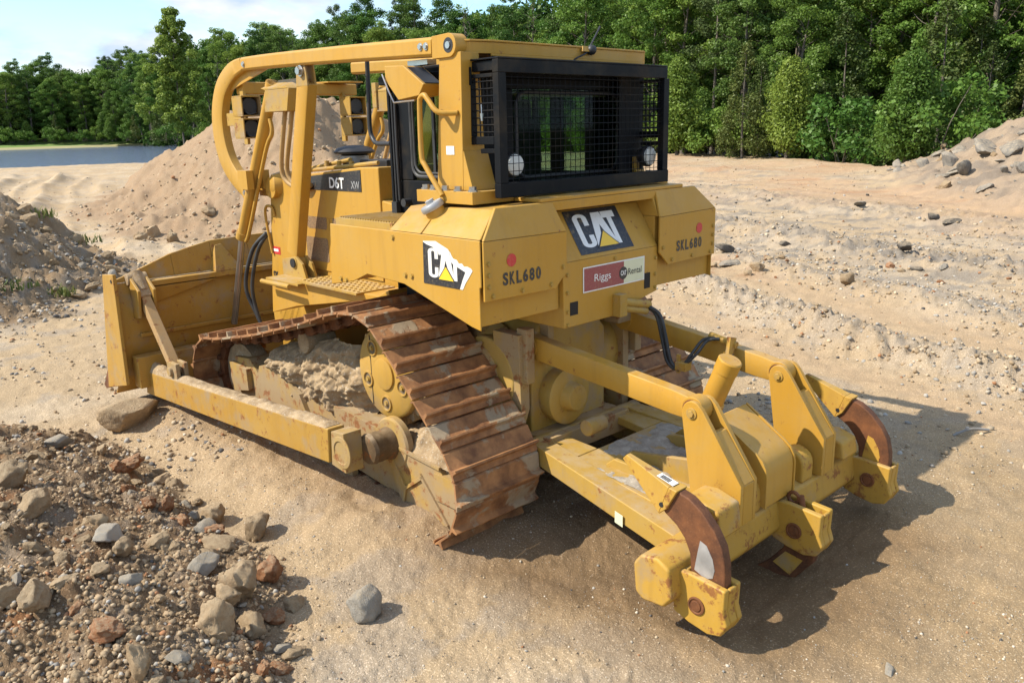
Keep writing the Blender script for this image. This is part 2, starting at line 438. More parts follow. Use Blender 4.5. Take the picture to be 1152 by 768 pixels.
def H(x, y, fine=True):
    x = np.asarray(x, float); y = np.asarray(y, float)
    b, r = bearing(x, y)
    h = .05*fbm2(x*.16, y*.16, 3, 1)*sstep(2, 12, r) + .012*fbm2(x*.8, y*.8, 3, 4)
    # rough ridges and graded strips to the right of the machine
    s = berms(x, y)
    right = sstep(-2.2, -4.2, s)
    h = h+right*.20*np.exp(-((s+5.6)/.42)**2)*(.65+.6*noise2(x*.7, y*.7, 9)+.5*np.abs(fbm2(x*2.5, y*2.5, 4, 10, .6)))
    h = h+right*.07*np.exp(-((s+8.1)/.55)**2)+right*.22*np.exp(-((s+10.6)/.8)**2)*(.6+.6*noise2(x*.4, y*.4, 12))
    h = h+right*.14*np.exp(-((s+16)/1.2)**2)+right*.2*np.exp(-((s+23)/1.5)**2)
    h = h+right*sstep(-14, -40, s)*.25*fbm2(x*.12, y*.12, 4, 50)
    bandm = right*(np.exp(-((s+5.6)/.6)**2)+.6*np.exp(-((s+8.1)/.6)**2)+np.exp(-((s+10.8)/1.1)**2)+.8*np.exp(-((s+16)/1.6)**2))
    h = h+right*sstep(-6, -8, s)*.06*np.abs(np.sin(s*2.6+.6*noise2(x*.5, y*.5, 16)))**5*(.5+.6*noise2(x*.5, y*.5, 18))
    h = h+bandm*(.14*np.abs(fbm2(x*2.2, y*2.2, 4, 13, .62))+.07*np.abs(fbm2(x*6, y*6, 3, 14, .6)))
    # low wet hollow under the ripper
    d = poly_sd(x, y, P_DIP); h = h-.09*sstep(-.1, .6, d)
    # broken crust along the near track
    tr = sstep(2.15, 1.5, y)*sstep(.3, .9, y)*sstep(-1.75, -1.0, x)*sstep(3.4, 2.6, x)
    h = h+tr*(.095+.03*np.abs(fbm2(x*3, y*3, 3, 15))+.02*fbm2(x*1.3, y*1.3, 2, 17))
    tr = sstep(-2.0, -1.5, y)*sstep(-.3, -.9, y)*sstep(-1.75, -1.0, x)*sstep(3.4, 2.6, x); h = h+tr*.09
    # spoil heaps
    d = poly_sd(x, y, P_FORE)+.22*fbm2(x*1.1, y*1.1, 3, 20)
    k = sstep(-.05, .8, d); h = h+np.clip(d, 0, 3.2)*.33*(1+.12*fbm2(x*.9, y*.9, 3, 23))+k*.06*fbm2(x*1.3, y*1.3, 3, 24)+sstep(-.05, .25, d)*(.05+.075*np.abs(fbm2(x*3.0, y*3.0, 5, 26, .66)))
    d = poly_sd(x, y, P_LEFT)+.5*fbm2(x*.5, y*.5, 3, 30)
    k = sstep(-.1, 2.7, d); h = h+k*(1.42+.3*fbm2(x*.4, y*.4, 3, 33))+sstep(-.2, .5, d)*.20*np.abs(fbm2(x*1.7, y*1.7, 5, 36, .6))
    d = poly_sd(x, y, P_BACK)+.9*fbm2(x*.25, y*.25, 3, 40)
    k = np.clip((d+.2)/6.2, 0, 1); k = k*k*(2.2-1.2*k)
    h = h+k*(3.3+.5*fbm2(x*.14, y*.14, 3, 43))+sstep(-.2, 1.2, d)*(.30*np.abs(fbm2(x*.8, y*.8, 5, 46, .6)))
    d = poly_sd(x, y, P_ASPH)+1.0*fbm2(x*.2, y*.2, 3, 51)
    k = sstep(-.5, 8.5, d); h = h+k*(2.75+.5*fbm2(x*.2, y*.2, 3, 53))+sstep(-.5, 1, d)*.25*np.abs(fbm2(x*.7, y*.7, 4, 56, .6))
    # ramp ruts
    ramp = sstep(-2.5, 1.5, y+.20*x+2.2)*sstep(13, 19, r)*sstep(75, 55, r)*(1-sstep(-1.5, .5, poly_sd(x, y, P_LEFT)))*(1-sstep(-1.5, .5, poly_sd(x, y, P_BACK)))
    q = rutfield(x, y)
    rt = np.abs(np.sin(q*1.15))**5+.6*np.abs(np.sin(q*2.6+1))**6
    h = h+ramp*(.30*rt+.12*fbm2(x*.5, y*.5, 4, 61, .6))*(.6+.6*noise2(x*.2, y*.2, 60))
    # ground falls away behind its crest: to the lake on the left, to the forest floor on the right
    cd = np.interp(b, CREST_B, CREST_D)
    h = h+.25*sstep(-14, -4, b)*np.exp(-((r-cd+5)/6)**2)*(.5+.6*noise2(x*.15, y*.15, 63))
    h = h-1.6*sstep(0, 9, r-cd)
    h = h+sstep(95, 190, r)*(1.6+.0*r)*sstep(-6, 2, b)
    if fine:
        nr = sstep(30, 6, r)
        h = h+nr*.012*(np.abs(fbm2(x*1.6+.4*y, y*1.6, 3, 68))-.25)
        h = h+nr*(.012*fbm2(x*5, y*5, 4, 70, .6)+.010*np.abs(noise2(x*14, y*14, 73)))
        rough = sstep(.15, .5, fbm2(x*.7, y*.7, 3, 75))
        h = h+nr*rough*.018*np.abs(fbm2(x*9, y*9, 3, 78))
        h = h+sstep(8, 20, r)*.05*np.abs(fbm2(x*2.2, y*2.2, 4, 81, .6))
    return h

def build_ground():
    a_f = np.radians(np.arange(-48, 48.01, .155)); a_c = np.radians(np.arange(52, 308.1, 4))
    ang = np.concatenate([a_f, a_c]); na = len(ang)
    rr = [.25, .8, 1.4, 1.9, 2.3]
    while rr[-1] < 40: rr.append(rr[-1]*1.0062)
    while rr[-1] < 140: rr.append(rr[-1]*1.012)
    while rr[-1] < 1500: rr.append(rr[-1]*1.12)
    rr = np.array(rr); nr = len(rr)
    A, Rr = np.meshgrid(ang, rr)
    x = CAM[0]+Rr*np.cos(math.radians(AX)-A); y = CAM[1]+Rr*np.sin(math.radians(AX)-A)
    z = H(x, y)
    V = np.stack([x, y, z], -1).reshape(-1, 3)
    i, j = np.meshgrid(np.arange(nr-1), np.arange(na), indexing='ij'); j2 = (j+1) % na
    F = np.stack([i*na+j, (i+1)*na+j, (i+1)*na+j2, i*na+j2], -1).reshape(-1, 4)
    V = np.vstack([V, [[CAM[0], CAM[1], float(H(CAM[0], CAM[1]))]]])
    o = mesh_obj('ground', V, F, None, None, True)
    bm_cap = None
    # earth colours per vertex: what the soil itself is there
    X, Y = V[:, 0], V[:, 1]; b, r = bearing(X, Y)
    sand = np.array([.59, .468, .315]); pale = np.array([.66, .56, .425]); grav = np.array([.47, .42, .36]); clay = np.array([.47, .235, .115])
    damp = np.array([.27, .185, .105]); pile = np.array([.44, .335, .235]); brown = np.array([.27, .185, .115]); grey = np.array([.34, .315, .285]); peach = np.array([.60, .43, .285]); grass = np.array([.11, .15, .035]); duff = np.array([.07, .055, .03])
    C = np.tile(sand, (len(X), 1))
    def lay(c, m):
        nonlocal C
        C = C+(c-C)*np.clip(m, 0, 1)[:, None]
    n_a = fbm2(X*.45, Y*.45, 4, 90); n_b = fbm2(X*1.7, Y*1.7, 4, 95, .6); n_c = fbm2(X*.15, Y*.15, 3, 99)
    lay(pale, sstep(-.1, .45, n_a)*.8)
    lay(grav, sstep(.1, .5, n_b+.4*n_c)*.6)
    s = berms(X, Y); right = sstep(-2.5, -4.3, s)
    n_d = fbm2(X*4, Y*4, 3, 103, .6)
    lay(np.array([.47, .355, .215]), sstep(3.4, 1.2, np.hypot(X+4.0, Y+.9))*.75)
    band = np.exp(-((s+5.6)/.55)**2)+np.exp(-((s+8.3)/.6)**2)+np.exp(-((s+10.8)/1.2)**2)+.8*np.exp(-((s+15)/1.6)**2)+.3*np.exp(-((s+24)/3)**2)
    lay(grav, right*band*(.55+.5*n_d))
    lay(np.array([.30, .285, .265]), right*sstep(.1, .45, fbm2(X*.9, Y*1.6, 4, 111, .65))*sstep(-8, -9.5, s)*sstep(-30, -20, s)*.75)
    lay(grey, right*(np.exp(-((s+10.8)/1.0)**2)+.7*np.exp(-((s+8.6)/.4)**2))*sstep(-.1, .4, n_b)*.8)
    lay(peach, right*sstep(-11, -20, s)*sstep(-.4, .3, n_c+.3*n_b)*.75)
    lay(np.array([.60, .46, .31]), right*(np.exp(-((s+4.55)/.28)**2)+np.exp(-((s+7.0)/.55)**2))*.9)
    lay(clay, right*np.exp(-((s+6.9)/.8)**2)*sstep(1.0, 3.5, X)*sstep(.05, .4, n_b)*.6)
    lay(clay, right*sstep(-14, -20, s)*sstep(.35, .6, fbm2(X*.3, Y*.8, 3, 107))*.35)
    # damp places: behind the ripper, along the push arm; darker tan band under the machine
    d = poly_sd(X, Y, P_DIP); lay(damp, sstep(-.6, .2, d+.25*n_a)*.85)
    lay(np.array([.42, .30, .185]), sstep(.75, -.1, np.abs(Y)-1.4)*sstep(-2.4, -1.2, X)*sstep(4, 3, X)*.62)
    # heaps
    d = poly_sd(X, Y, P_FORE)+.2*fbm2(X*1.1, Y*1.1, 3, 20); k = sstep(-.12, .12, d)
    lay(brown*.92, k*(.85+.3*n_b)); lay(grav*.8, k*sstep(.1, .6, n_d+.5*n_b)*.45); lay(clay*.8, k*sstep(.45, .65, fbm2(X*1.3, Y*1.3, 3, 110))*.7)
    d = poly_sd(X, Y, P_LEFT)+.5*fbm2(X*.5, Y*.5, 3, 30); k = sstep(-.2, .2, d)
    lay(np.array([.36, .275, .185]), k); lay(grey, k*sstep(-.05, .4, n_d)*.65); lay(np.array([.27, .19, .115]), k*sstep(.1, .5, n_b)*.7)
    d = poly_sd(X, Y, P_BACK)+.9*fbm2(X*.25, Y*.25, 3, 40); k = sstep(-.4, .4, d)
    lay(pile, k); lay(np.array([.48, .33, .21]), k*.6*sstep(.0, .5, n_b+.5*n_a)*.5); lay(np.array([.42, .31, .21]), k*sstep(.15, .5, n_d)*.5)
    d = poly_sd(X, Y, P_ASPH)+1.0*fbm2(X*.2, Y*.2, 3, 51); k = sstep(-.3, 1.5, d)
    lay(np.array([.44, .36, .28]), k*.85); lay(np.array([.23, .21, .19]), k*sstep(-.1, .4, n_a+.3*n_b)*.65)
    cd = np.interp(b, CREST_B, CREST_D)
    lay(duff, sstep(3, 8, r-cd)*sstep(-8, -4, b)); lay(grass, sstep(88, 96, r)*sstep(-4, -9, b))
    C = C*np.array([1.17, 1.11, 1.04])*(1+.10*n_d[:, None]*sstep(25, 6, r)[:, None])
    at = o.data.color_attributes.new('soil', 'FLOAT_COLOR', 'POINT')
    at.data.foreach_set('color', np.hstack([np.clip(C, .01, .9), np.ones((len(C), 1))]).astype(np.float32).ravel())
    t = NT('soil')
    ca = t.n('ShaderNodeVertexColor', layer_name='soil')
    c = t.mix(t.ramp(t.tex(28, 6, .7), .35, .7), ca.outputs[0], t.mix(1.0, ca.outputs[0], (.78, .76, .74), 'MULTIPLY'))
    c = t.mix(t.ramp(t.tex(110, 3, .6), .60, .70), c, (.58, .51, .42))
    c = t.mix(t.ramp(t.tex(85, 3, .6, 0), .40, .30), c, t.mix(1.0, ca.outputs[0], (.55, .53, .5), 'MULTIPLY'))
    t.col(c); t.rough(.95); t.p.inputs['Specular IOR Level'].default_value = .12
    t.bump(t.math('ADD', t.tex(38, 7, .7), t.math('MULTIPLY', t.tex(150, 3), .5)), .85, .018)
    o.data.materials.append(t.m)
    tag(o, kind='structure')
    return o
ground = build_ground()

# lake ----------------------------------------------------------------
def build_lake():
    pts = []
    for b, r0, r1 in ((-50, 60, 205), (-40, 60, 205), (-32, 62, 205), (-26, 62, 203), (-22, 64, 201), (-19.2, 68, 186), (-17.5, 78, 160), (-16, 100, 140)):
        a = math.radians(AX-b); d = np.array([math.cos(a), math.sin(a)]); pts.append((CAM[:2]+d*r0, CAM[:2]+d*r1))
    vs = []; fs = []
    for a, b in pts: vs += [(a[0], a[1], LAKE_Z), (b[0], b[1], LAKE_Z)]
    for i in range(len(pts)-1): fs.append((2*i, 2*i+2, 2*i+3, 2*i+1))
    t = NT('lake_water'); t.col((.10, .13, .19)); t.rough(.12); t.p.inputs['IOR'].default_value = 1.33
    mpn = t.n('ShaderNodeMapping'); mpn.inputs['Scale'].default_value = (.5, 1.6, 1); mpn.inputs['Rotation'].default_value = (0, 0, .3); t.l(t.obj(), mpn.inputs['Vector'])
    t.bump(t.tex(1.4, 4, .6, 0, mpn.outputs[0]), 1.0, .6)
    o = mesh_obj('lake_water', vs, fs, t.m); tag(o, kind='structure')
    # grassy far bank
    N = 90; vs = []; fs = []
    for i in range(N+1):
        b = -50+36.5*i/N
        r1 = float(np.interp(b, [-50, -26, -22, -19.2, -17.5, -15, -13.5], [201, 199, 197, 183, 158, 130, 120]))
        for k, (dr, dz) in enumerate(((-1.5, -.3), (0, .10), (3, .55), (9, .9), (18, 1.2), (45, 2.2))):
            a = math.radians(AX-b); rr = r1+dr+.8*float(noise2(b*.9, k*3.1, 3))
            vs.append((CAM[0]+rr*math.cos(a), CAM[1]+rr*math.sin(a), LAKE_Z+dz+.12*float(noise2(b*1.5, k*1.7, 8))))
    for i in range(N):
        for k in range(5): fs.append((i*6+k, (i+1)*6+k, (i+1)*6+k+1, i*6+k+1))
    t = NT('bank_grass')
    sx = t.n('ShaderNodeSeparateXYZ'); t.l(t.obj(), sx.inputs[0])
    c = t.mix(t.tex(.5, 5), (.10, .175, .03), (.165, .235, .045))
    c = t.mix(t.ramp(sx.outputs['Z'], LAKE_Z-.12, LAKE_Z+.03), (.30, .27, .13), c)
    t.col(c); t.rough(.9)
    tag(mesh_obj('grassy_bank', vs, fs, t.m, None, True), kind='structure')
build_lake()

# trees ---------------------------------------------------------------
def m_leaf(name, a, b, tr=.35):
    t = NT(name); t.t.nodes.remove(t.p)
    oi = t.n('ShaderNodeObjectInfo'); geo = t.n('ShaderNodeNewGeometry')
    c = t.mix(geo.outputs['Random Per Island'], a, b)
    hs = t.n('ShaderNodeHueSaturation'); t.l(c, hs.inputs['Color'])
    mr = t.n('ShaderNodeMapRange'); mr.inputs[3].default_value = .472; mr.inputs[4].default_value = .515; t.l(oi.outputs['Random'], mr.inputs[0]); t.l(mr.outputs[0], hs.inputs['Hue'])
    mr2 = t.n('ShaderNodeMapRange'); mr2.inputs[3].default_value = 1.25; mr2.inputs[4].default_value = .75; t.l(oi.outputs['Random'], mr2.inputs[0]); t.l(mr2.outputs[0], hs.inputs['Value'])
    d = t.n('ShaderNodeBsdfDiffuse'); tl = t.n('ShaderNodeBsdfTranslucent'); ms = t.n('ShaderNodeMixShader'); ms.inputs[0].default_value = tr
    gl = t.n('ShaderNodeBsdfGlossy'); gl.inputs['Roughness'].default_value = .45; gl.inputs[0].default_value = (.8, .85, .7, 1)
    m2 = t.n('ShaderNodeMixShader'); m2.inputs[0].default_value = .02
    t.l(hs.outputs[0], d.inputs[0]); t.l(hs.outputs[0], tl.inputs[0]); t.l(d.outputs[0], ms.inputs[1]); t.l(tl.outputs[0], ms.inputs[2])
    t.l(ms.outputs[0], m2.inputs[1]); t.l(gl.outputs[0], m2.inputs[2]); t.l(m2.outputs[0], t.out.inputs[0])
    return t.m
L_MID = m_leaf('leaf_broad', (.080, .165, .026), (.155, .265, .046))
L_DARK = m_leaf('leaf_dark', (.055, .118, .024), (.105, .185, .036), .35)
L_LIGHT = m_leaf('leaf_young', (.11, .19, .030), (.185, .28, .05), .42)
L_PINE = m_leaf('needle', (.035, .070, .022), (.075, .115, .036), .2)
L_CEDAR = m_leaf('cedar', (.060, .092, .022), (.105, .135, .035), .2)
t_ = NT('bark'); t_.col(t_.mix(t_.tex(9, 5), (.07, .055, .04), (.20, .17, .135))); t_.rough(.9); t_.bump(t_.tex(18, 5), .5, .03); M_BARK = t_.m
def leaves(rng, centers, radii, n_each, size, up=.35, flat=.6):
    """leaf-sized quads clustered in clumps"""
    vs = []
    for c, rad in zip(centers, radii):
        n = max(12, int(n_each*(rad/1.0)**1.6))
        d = rng.normal(size=(n, 3)); d /= np.linalg.norm(d, axis=1)[:, None]
        p = d*(rng.random((n, 1))**.45)*rad; p[:, 2] *= flat
        p = np.asarray(c)+p
        nn = d+rng.normal(size=(n, 3))*.8+np.array([0, 0, up]); nn /= np.linalg.norm(nn, axis=1)[:, None]
        a = np.cross(nn, rng.normal(size=(n, 3))); a /= np.linalg.norm(a, axis=1)[:, None]+1e-9; b = np.cross(nn, a)
        sz = size*(.6+.8*rng.random((n, 1)))
        q = np.stack([p-a*sz*.5, p+b*sz*.34+nn*sz*.08, p+a*sz*.5, p-b*sz*.34+nn*sz*.08], 1)
        vs.append(q.reshape(-1, 3))
    V = np.vstack(vs); return V, np.arange(len(V)).reshape(-1, 4)
def limb_mb(mb, p0, p1, r0, r1, bend, rng):
    p0, p1 = np.array(p0), np.array(p1); L = np.linalg.norm(p1-p0)
    off = rng.normal(size=3)*bend*L; n = 5; path = [p0+(p1-p0)*k/n+off*math.sin(math.pi*k/n) for k in range(n+1)]
    b = len(mb.v)
    for i, p in enumerate(path):
        r = r0+(r1-r0)*i/n
        for k in range(7): mb.v.append((p[0]+r*math.cos(k*2*math.pi/7), p[1]+r*math.sin(k*2*math.pi/7), p[2]))
    for i in range(n):
        for k in range(7): mb.f.append((b+i*7+k, b+i*7+(k+1) % 7, b+(i+1)*7+(k+1) % 7, b+(i+1)*7+k)); mb.mi.append(0)
    return path
def tree_proto(name, kind, seed, h, w, leafmat, lab, cat='tree', group=None, size=.21, dens=300):
    rng = np.random.default_rng(seed)
    root = empty(name); tag(root, lab, cat, group)
    tm = MB(); cs = []; rs = []
    if kind == 'broad':
        base = .22*h
        top = limb_mb(tm, (0, 0, 0), (rng.normal()*.4, rng.normal()*.4, h*.9), .028*w+.1, .04, .03, rng)
        n = 46
        for i in range(n):
            z = base+(h-base)*(i+.5)/n; t = (z-base)/(h-base)
            env = w*.5*(math.sin(math.pi*min(1, t*.80+.16))**.75)*(.72+.5*rng.random())
            a = i*2.4+rng.random()*.9; rad = env*(.35+.65*rng.random()**.5)
            e = (rad*math.cos(a), rad*math.sin(a), z+.10*rad)
            zt = max(.12*h, z-.35*rad-.3); k = min(5, int(5*zt/(h*.9))); s0 = top[k]
            limb_mb(tm, (s0[0], s0[1], zt), e, .05, .015, .06, rng)
            for _ in range(2):
                cs.append((e[0]*(.55+.5*rng.random())+rng.normal()*.35, e[1]*(.55+.5*rng.random())+rng.normal()*.35, e[2]+rng.normal()*.35)); rs.append(.55+.65*rng.random())
        V, F = leaves(rng, cs, rs, dens, size, .5, .62)
    elif kind == 'cone':
        limb_mb(tm, (0, 0, 0), (0, 0, h*.95), .10, .02, .01, rng)
        for i in range(70):
            t = rng.random()**1.3; z = .05*h+t*h*.95; env = w*.5*(1-t)**.8*(.7+.45*rng.random())+.1
            a = rng.random()*6.3; cs.append((env*.75*math.cos(a), env*.75*math.sin(a), z)); rs.append(.28+.5*(1-t)*rng.random())
        V, F = leaves(rng, cs, rs, dens*1.5, size, .9, 1.25)
    elif kind == 'pine':
        top = limb_mb(tm, (0, 0, 0), (rng.normal()*.3, rng.normal()*.3, h*.97), .19, .03, .012, rng)
        for i in range(34):
            t = .42+.58*(i+.5)/34; z = t*h; env = w*.5*(1.25-t)**.7*(.5+.7*rng.random()); a = i*2.4+rng.random()
            e = (env*math.cos(a), env*math.sin(a), z+.1*env); limb_mb(tm, (0, 0, z-.2*env), e, .035, .01, .06, rng)
            for _ in range(2): cs.append((e[0]*(.6+.45*rng.random()), e[1]*(.6+.45*rng.random()), e[2]+.25*rng.normal())); rs.append(.35+.4*rng.random())
        V, F = leaves(rng, cs, rs, dens*1.3, size*.85, .8, .8)
    elif kind == 'tall':      # slender, feathery
        limb_mb(tm, (0, 0, 0), (.2, .1, h*.97), .16, .02, .012, rng)
        for i in range(80):
            t = .12+.88*(i+.5)/80; z = t*h; env = w*.5*(1.02-t)**.62*(.35+.8*rng.random()); a = i*2.4+rng.random()
            e = (env*math.cos(a), env*math.sin(a), z+.35*env); limb_mb(tm, (0, 0, z-.25*env), e, .03, .008, .05, rng)
            cs.append(e); rs.append(.55+.75*rng.random()*(1.15-t)); cs.append((e[0]*.45, e[1]*.45, e[2]-.3)); rs.append(.4+.5*rng.random()*(1.15-t))
        V, F = leaves(rng, cs, rs, dens, size, .5, .8)
    elif kind == 'bush':
        for i in range(26):
            a = rng.random()*6.3; rad = w*.5*rng.random()**.6; z = h*(.15+.75*rng.random()*(1-.6*(rad/(w*.5))**2))
            e = (rad*math.cos(a), rad*math.sin(a), z); cs.append(e); rs.append(.3+.45*rng.random())
            if i % 3 == 0: limb_mb(tm, (rng.normal()*.1, rng.normal()*.1, 0), e, .035, .01, .08, rng)
        V, F = leaves(rng, cs, rs, dens*1.2, size, .5, .8)
    elif kind == 'bare':      # greyish half-dead crown
        limb_mb(tm, (0, 0, 0), (.3, 0, h*.95), .17, .03, .02, rng)
        for i in range(40):
            t = .35+.65*i/40; z = t*h; env = w*.5*(1.15-t)**.6*(.5+.6*rng.random()); a = i*2.4+rng.random()
            e = (env*math.cos(a), env*math.sin(a), z+.5*env); p = limb_mb(tm, (0, 0, z-.2*env), e, .05, .008, .08, rng)
            for q in range(3):
                s0 = p[2+q]; limb_mb(tm, s0, s0+rng.normal(size=3)*.55+np.array([0, 0, .4]), .018, .005, .1, rng)
            if i % 2: cs.append(e); rs.append(.3+.3*rng.random())
        V, F = leaves(rng, cs, rs, dens*.6, size, .5, .8)
    tr = mesh_obj('trunk', tm.v, tm.f, M_BARK, root, True)
    cr = mesh_obj('crown', V, F, leafmat, root)
    return root
def copy_tree(o, parent=None):
    c = o.copy(); COL.objects.link(c); c.parent = parent
    for ch in list(o.children): copy_tree(ch, c)
    return c
FOREST = {
    'mid':   tree_proto('broadleaf_tree', 'broad', 1, 19, 8.5, L_MID, None),
    'mid2':  tree_proto('broadleaf_tree', 'broad', 2, 17, 9.5, L_MID, None),
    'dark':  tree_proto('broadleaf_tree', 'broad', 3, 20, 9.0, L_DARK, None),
    'light': tree_proto('broadleaf_tree', 'broad', 4, 16, 8.0, L_LIGHT, None),
    'pine':  tree_proto('pine_tree', 'pine', 5, 21, 7.0, L_PINE, None, size=.19, dens=320),
    'cone':  tree_proto('cedar_tree', 'cone', 6, 8, 4.6, L_CEDAR, None, size=.15, dens=300),
    'sap':   tree_proto('young_tree', 'tall', 7, 6.5, 3.6, L_LIGHT, None, size=.18, dens=240),
    'bush':  tree_proto('bush', 'bush', 8, 3.6, 4.6, L_MID, None, size=.17, dens=300),
    'bare':  tree_proto('half_bare_tree', 'bare', 9, 19, 7.0, L_MID, None),
    'tall':  tree_proto('slender_tree', 'tall', 10, 18.5, 10.5, L_LIGHT, None, size=.30, dens=330),
}
LAB = {
 'mid': ('green broadleaf tree standing in the forest edge behind the yard', 'mid-green broadleaf trees of the forest'),
 'mid2': ('wide spreading green broadleaf tree in the forest behind the yard', 'wide broadleaf trees of the forest'),
 'dark': ('dark green broadleaf tree in the forest', 'dark broadleaf trees of the forest'),
 'light': ('fresh light green broadleaf tree in the forest edge', 'light green trees of the forest'),
 'pine': ('tall pine with bare lower trunk among the broadleaf trees', 'pines in the forest'),
 'cone': ('small conical cedar at the foot of the forest', 'cedars at the forest foot'),
 'sap': ('bright green young tree at the foot of the forest', 'young trees at the forest foot'),
 'bush': ('low green bush along the forest edge', 'bushes along the forest edge'),
 'bare': ('half bare grey tree with thin leaves among the green forest', 'half bare trees in the forest'),
}
used = set()
def plant(kind, px, D, sc=1.0, z=None, lab=None, rz=None, grp=True):
    p = at_dist(px, D)
    o = FOREST[kind] if kind not in used else copy_tree(FOREST[kind])
    used.add(kind)
    zz = float(H(p[0], p[1], False)) if z is None else z
    o.location = (p[0], p[1], zz-.1); o.rotation_euler = (0, 0, rnd.random()*6.28 if rz is None else rz); o.scale = (sc*rnd.uniform(.92, 1.1), sc*rnd.uniform(.92, 1.1), sc)
    if lab: o['label'] = lab
    elif kind in LAB: o['label'] = LAB[kind][0]; o['group'] = LAB[kind][1]
    o['category'] = 'bush' if kind == 'bush' else 'tree'
    return o
# singled-out ones
plant('tall', 206, 128, .98, 0.3, 'tall slender pale green tree rising above the others at the lake end')
plant('cone', 836, 58, .92, None, 'olive conical cedar right of the cab at the forest edge')
plant('sap', 1022, 47, .82, None, 'bright yellow-green young tree in front of the dark forest by the asphalt rubble')
plant('sap', 886, 57, .92, None, 'slim young tree with tiered branches between the cedar and the rounded bush')
plant('bush', 1062, 47, 1.35, None, 'rounded green bush beside the bright young tree near the asphalt rubble')
plant('cone', 1052, 54, 1.30, None, 'tall shadowed cedar behind the bush near the asphalt rubble')
plant('cone', 944, 59, 1.32, None, 'thin pine-like cedar rising behind the rounded bushes in the middle of the right forest')
plant('bush', 950, 55, 1.45, None, 'large bright bush with layered leaves in the middle of the right forest')
plant('sap', 762, 62, 1.0, None, 'pale young tree just right of the black cab guard')
plant('light', 1010, 66, 1.1, None, 'sunlit light green tree at the upper right of the forest')
def edge_D(px):      # distance of the forest edge along each image column
    return float(np.interp(px, [-260, 0, 130, 190, 240, 330, 480, 620, 760, 900, 1010, 1152, 1420], [214, 212, 204, 168, 140, 122, 98, 82, 67, 62, 60, 56, 52]))
px = -240.0; n_t = 0
while px < 1400:
    D0 = edge_D(px)
    for row in range(4):
        D = D0+2.5+row*5.5+rnd.uniform(-1.8, 1.8)
        q = rnd.random()
        kind = ('mid' if q < .27 else 'mid2' if q < .47 else 'dark' if q < .68 else 'light' if q < .83 else 'pine' if q < .94 else 'bare')
        if px > 700 and row < 1 and kind == 'bare': kind = 'mid2'
        big = .85 if px < 190 else float(np.interp(px, [190, 300, 480, 600, 760, 1200], [.78, .88, .86, .88, .98, 1.1]))
        sc = big*rnd.uniform(.84, 1.1)*(1.0 if row else .86)
        bz = .9 if D0 > 100 else None
        plant(kind, px+rnd.uniform(-14, 14)*60/D0*2, D, sc, bz); n_t += 1
    # understorey
    for _ in range(2):
        k = rnd.choice(['bush', 'bush', 'sap', 'cone']); plant(k, px+rnd.uniform(-20, 20)*60/D0*2, D0-rnd.uniform(.5, 3), rnd.uniform(.6, 1.25), .8 if D0 > 100 else None); n_t += 1
    px += 6.2*FPX/D0*(.60 if px < 560 else .74)
# the deep wood behind reads as one mass
def deep_wood():
    rng = np.random.default_rng(33); cs = []; rs = []
    for b in np.arange(-46, 46, .55):
        pxx = 576+FPX*math.tan(math.radians(b)); D0 = edge_D(pxx)
        for k in range(34):
            D = D0+25+rng.random()*10; hh = float(np.interp(pxx, [100, 200, 300, 480, 700], [15.5, 15.5, 16.5, 14.5, 19]))
            z = rng.random()*hh*(.85+.2*rng.random()); a = math.radians(AX-b+rng.normal()*.4)
            cs.append((CAM[0]+D*math.cos(a), CAM[1]+D*math.sin(a), z)); rs.append(1.2+1.3*rng.random())
    V, F = leaves(rng, cs, rs, 34, .62, .4, .9)
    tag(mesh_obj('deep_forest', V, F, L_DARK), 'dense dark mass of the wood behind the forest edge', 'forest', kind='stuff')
deep_wood()

# ================================================================== BULLDOZER
root = empty('bulldozer')
root.matrix_world = Matrix.Translation((0, 0, -0.025)) @ TILT.to_4x4()
tag(root, 'yellow crawler bulldozer with black cab guard, rusty tracks and rear ripper', 'bulldozer')
def lerp(a, b, t): return tuple(a[i]+(b[i]-a[i])*t for i in range(len(a)))

# ---- rear body: fuel tank, fender boxes, rear hood
body = MB()
for sgn in (1, -1):
    m = MB()
    m.prism([(-.18, 2.10), (-1.755, 2.10), (-1.755, 1.575), (-1.70, 1.585), (-1.03, 1.77), (-.60, 1.79), (-.42, 1.72), (-.14, 1.665)], 'v', .52, 1.236)
    m.prism([(-.16, 2.112), (-1.80, 2.112), (-1.80, 1.83), (-1.785, 1.825), (-1.785, 1.56), (-1.70, 1.575), (-1.03, 1.765), (-.60, 1.785), (-.42, 1.715), (-.12, 1.66)], 'v', 1.237, 1.249)
    A = [(-1.79, 1.24, 2.113), (-1.712, 1.05, 2.275), (-1.712, .52, 2.285), (-1.79, .52, 2.1)]
    B = [(-.88, 1.24, 2.113), (-.84, 1.02, 2.255), (-.80, .52, 2.265), (-.88, .52, 2.1)]
    m.loft([lerp(p, q, 0) for p, q in zip(A, B)], [lerp(p, q, .615) for p, q in zip(A, B)])
    m.loft([lerp(p, q, .628) for p, q in zip(A, B)], B)
    m.hexa([(-1.72, .56, 1.60), (-1.60, .56, 1.60), (-1.60, 1.22, 1.60), (-1.72, 1.22, 1.60), (-1.72, .56, 1.74), (-1.6, .56, 1.74), (-1.6, 1.22, 1.74), (-1.72, 1.22, 1.74)])
    if sgn < 0: m.v = mir(m.v); m.f = [q[::-1] for q in m.f]
    b0 = len(body.v); body.v += m.v; body.f += [tuple(b0+i for i in q) for q in m.f]; body.mi += m.mi
body.prism([(.519, 1.884), (-.519, 1.884), (-.519, 1.55), (-.25, 1.50), (-.10, 1.44), (.505, 1.44)], 'u', -1.2, -1.79)
